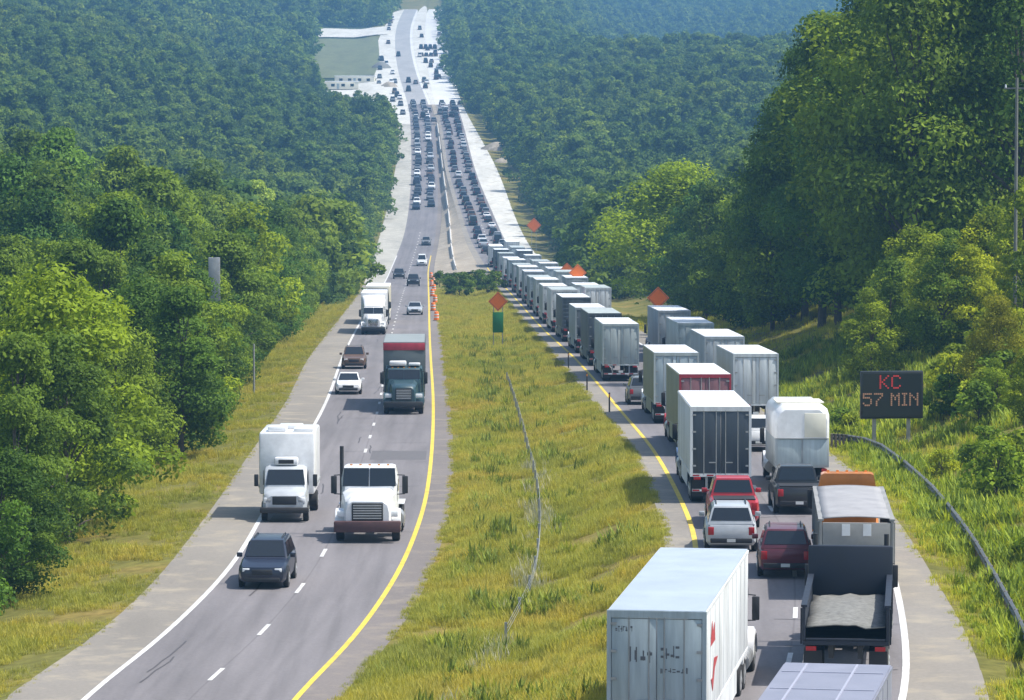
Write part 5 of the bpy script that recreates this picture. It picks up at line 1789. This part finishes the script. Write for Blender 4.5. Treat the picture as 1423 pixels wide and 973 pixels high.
# electronic message board
FONT = {'K': ('10001', '10010', '10100', '11000', '10100', '10010', '10001'), 'C': ('01110', '10001', '10000', '10000', '10000', '10001', '01110'), '5': ('11111', '10000', '11110', '00001', '00001', '10001', '01110'),
        '7': ('11111', '00001', '00010', '00100', '01000', '01000', '01000'), 'M': ('10001', '11011', '10101', '10101', '10001', '10001', '10001'), 'I': ('111', '010', '010', '010', '010', '010', '111'), 'N': ('10001', '11001', '10101', '10011', '10001', '10001', '10001'), 'E': ('11111', '10000', '10000', '11110', '10000', '10000', '11111'), 'R': ('11110', '10001', '10001', '11110', '10100', '10010', '10001'), 'A': ('01110', '10001', '10001', '11111', '10001', '10001', '10001')}
def message_board():
    D = 222.0
    X = xp(1242, D)
    zt, zb = zof(516, D), zof(582, D)
    z = gz(X, D)
    r = empty('message_board', 'black electronic message board with red and amber letters on the bank right of the queue', 'sign')
    r.location = (X, D, z)
    r.rotation_euler = (0, 0, RAD(6))
    w = 88 / 2 * D / F
    t, b_ = zt - z, zb - z
    MB().box(-w, w, 0, 0.35, b_, t, 0.04).build('cabinet', mat('sign_black', (0.018, 0.022, 0.022), rough=0.45, noise=0.3), r)
    fr = MB()
    fr.box(-w + 0.1, w - 0.1, -0.012, -0.001, b_ + 0.12, t - 0.12)
    pn = fr.build('display', mat('display_black', (0.03, 0.034, 0.034), rough=0.25), r, smooth=False)
    redl = mat('red_led', (0.3, 0.03, 0.03), emit=((1, 0.06, 0.05), 0.18))
    amb = mat('amber_led', (0.32, 0.17, 0.1), emit=((1, 0.55, 0.35), 0.08))
    def word(s, x, ztop, px, m):
        q = MB()
        for ch in s:
            g = FONT.get(ch)
            if g is None:
                x += px * 3
                continue
            for i, row in enumerate(g):
                for j, c in enumerate(row):
                    if c == '1':
                        q.box(x + j * px, x + j * px + px * 0.8, -0.02, -0.013, ztop - i * px - px * 0.8, ztop - i * px)
            x += (len(g[0]) + 1) * px
        q.build('lettering', m, pn, smooth=False)
    p = (t - b_) / 24
    word('KC', -6.5 * p, t - 2.0 * p, p, redl)
    word('57 MIN', -15 * p, t - 11 * p, p * 0.95, amb)
    for sd in (-1, 1):
        MB().box(sd * 0.9 - 0.09, sd * 0.9 + 0.09, 0.1, 0.28, -0.5, b_).build('post', STEEL, r)
    MB().box(-0.5, 0.5, 0.36, 0.6, b_ + 0.3, b_ + 1.2, 0.03).build('control_box', STEEL, r)
message_board()

# poles
def pole(name, label, px, py, ptop, D, rad, m, arm=False, panel=None):
    if D is None:
        X, D, z = ground_px(px, py)
    else:
        X = xp(px, D); z = gz(X, D)
    r = empty(name, label, 'pole')
    r.location = (X, D, z)
    h = zof(ptop, D) - z
    MB().cyl((0, 0, -0.5), (0, 0, h), rad, rad * 0.7, 12).build('shaft', m, r)
    if arm:
        MB().box(-0.8, 0.8, -0.05, 0.05, h - 0.72, h - 0.62).build('crossarm', m, r)
        for x in (-0.7, 0, 0.7):
            MB().cyl((x, 0, h - 0.62), (x, 0, h - 0.42), 0.06, 0.04, 8).build('insulator', LAMP, r)
    if panel:
        MB().box(-panel[0] / 2, panel[0] / 2, -0.16, -0.1 + 0.22, h - panel[1], h, 0.03).build('panel', STEEL, r)
    return r
WOODP = mat('weathered_pole_wood', (0.2, 0.2, 0.18), rough=0.9, noise=0.3, scale=3)
pole('utility_pole', 'tall weathered wooden utility pole with a crossarm at the right edge', 1410, 452, 108, None, 0.13, WOODP, arm=True)
pole('panel_pole', 'tall grey pole with an upright grey panel rising from the trees left of the highway', 297, 500, 358, 300, 0.14, STEEL, panel=(0.8, 3.1))
pole('marker_post', 'thin grey post in the grass in front of the left tree line', 353, 548, 478, None, 0.09, STEEL)

# cable barrier running down the median ditch
def cable_barrier():
    def pt(D):
        f = float(np.interp(D, [118, 165, 235, 330, 430], [0.40, 0.47, 0.45, 0.5, 0.52]))
        X = float(XLI(D)) * (1 - f) + float(XRI(D)) * f
        return Vector((X, D, gz(X, D)))
    o0 = pt(120)
    r = empty('cable_barrier', 'steel cable barrier on slim dark posts running down the grassy median', 'barrier')
    r.location = o0
    Ds = list(np.arange(150, 330, 6.5))
    P = [pt(D) - o0 for D in Ds]
    for q in P:
        MB().box(q.x - 0.045, q.x + 0.045, q.y - 0.03, q.y + 0.03, q.z - 0.3, q.z + 0.85).build('post', STEEL, r)
    for h in (0.5, 0.64, 0.78):
        MB().tube([q + Vector((0.055, 0, h)) for q in P], 0.007, 5).build('cable', STEEL, r)
cable_barrier()

# site offices and stockpiles of the work zone
def site_office(X, D, yaw, label):
    r = empty('site_office', label, 'site office')
    r.location = (X, D, gz(X, D) + 0.3)
    r.rotation_euler = (0, 0, yaw)
    MB().box(-8, 8, -1.8, 1.8, 0.3, 3.2, 0.05).build('wall', CREAM, r)
    MB().box(-8.2, 8.2, -2, 2, 3.203, 3.4, 0.05).build('roof', ROOFW, r)
    for x in (-5.5, -2, 2, 5.5):
        MB().box(x - 0.7, x + 0.7, -1.83, -1.79, 1.3, 2.4).build('window', GLASS, r)
    MB().box(-0.5, 0.5, -1.84, -1.79, 0.32, 2.5).build('door', DOORG, r)
    MB().box(-7.8, 7.8, -1.6, 1.6, 0, 0.3).build('skirting', CHASSIS, r)
site_office(-68, 1690, 0.05, 'long cream site office in front on the gravel yard left of the far road')
site_office(-63, 1735, -0.04, 'long cream site office at the back of the gravel yard left of the far road')
def stockpile(X, D, R_, h, m, label, gp=None):
    b = MB()
    n = 18
    rg = random.Random(int(X * 7 + D))
    jit = [rg.uniform(0.85, 1.15) for _ in range(n)]
    rings = []
    for f, zz in ((1.0, -0.3), (0.8, 0.25), (0.55, 0.6), (0.3, 0.88), (0.06, 1.0)):
        rings.append([(R_ * f * jit[k] * math.cos(2 * math.pi * k / n), R_ * f * jit[(k * 3) % n] * 0.8 * math.sin(2 * math.pi * k / n), h * zz + rg.uniform(-0.1, 0.1)) for k in range(n)])
    b.loft(rings)
    o = b.build('stockpile', m, angle=60)
    o.location = (X, D, gz(X, D) + 0.2)
    tag(o, label, 'stockpile', gp)
for i, (px, D, R_, h, m, lab) in enumerate(((530, 1850, 5, 2.6, LOAD, 'grey heap of crushed stone on the limestone pad by the far road'), (541, 1700, 3.5, 1.8, TANGRAVEL, 'low tan heap of soil on the limestone pad by the far road'), (690, 1290, 5, 2.2, TANGRAVEL, 'tan heap of soil on the cut bank right of the distant jam'), (697, 1240, 2.6, 1.1, TANGRAVEL, 'small pale heap of sand on the cut bank right of the distant jam'))):
    stockpile(xp(px, D), D, R_, h, m, lab)
rg = random.Random(4)
for i in range(34):
    D = rg.uniform(1570, 2350)
    if i % 2:
        pose(far_vehicle(rg.choice(['van', 'pickup', 'suv']), rg.choice(['grey', 'black', 'white', 'brown']), 'parked about the limestone pad'), D, X=float(XLS(D)) + rg.uniform(1.5, max(2, float(XL0(D) - XLS(D)) - 1.5)), out=False)
    else:
        pose(far_vehicle(rg.choice(['van', 'pickup', 'suv']), rg.choice(['grey', 'black', 'white', 'navy']), 'standing about the white concrete'), D, X=float(XR0(D)) + rg.uniform(-4, 8))

for o in SC.objects:
    if o.get('label') and not o.parent and not 4 <= len(o['label'].replace('-', ' ').split()) <= 16:
        print('LABEL', len(o['label'].split()), o['label'])
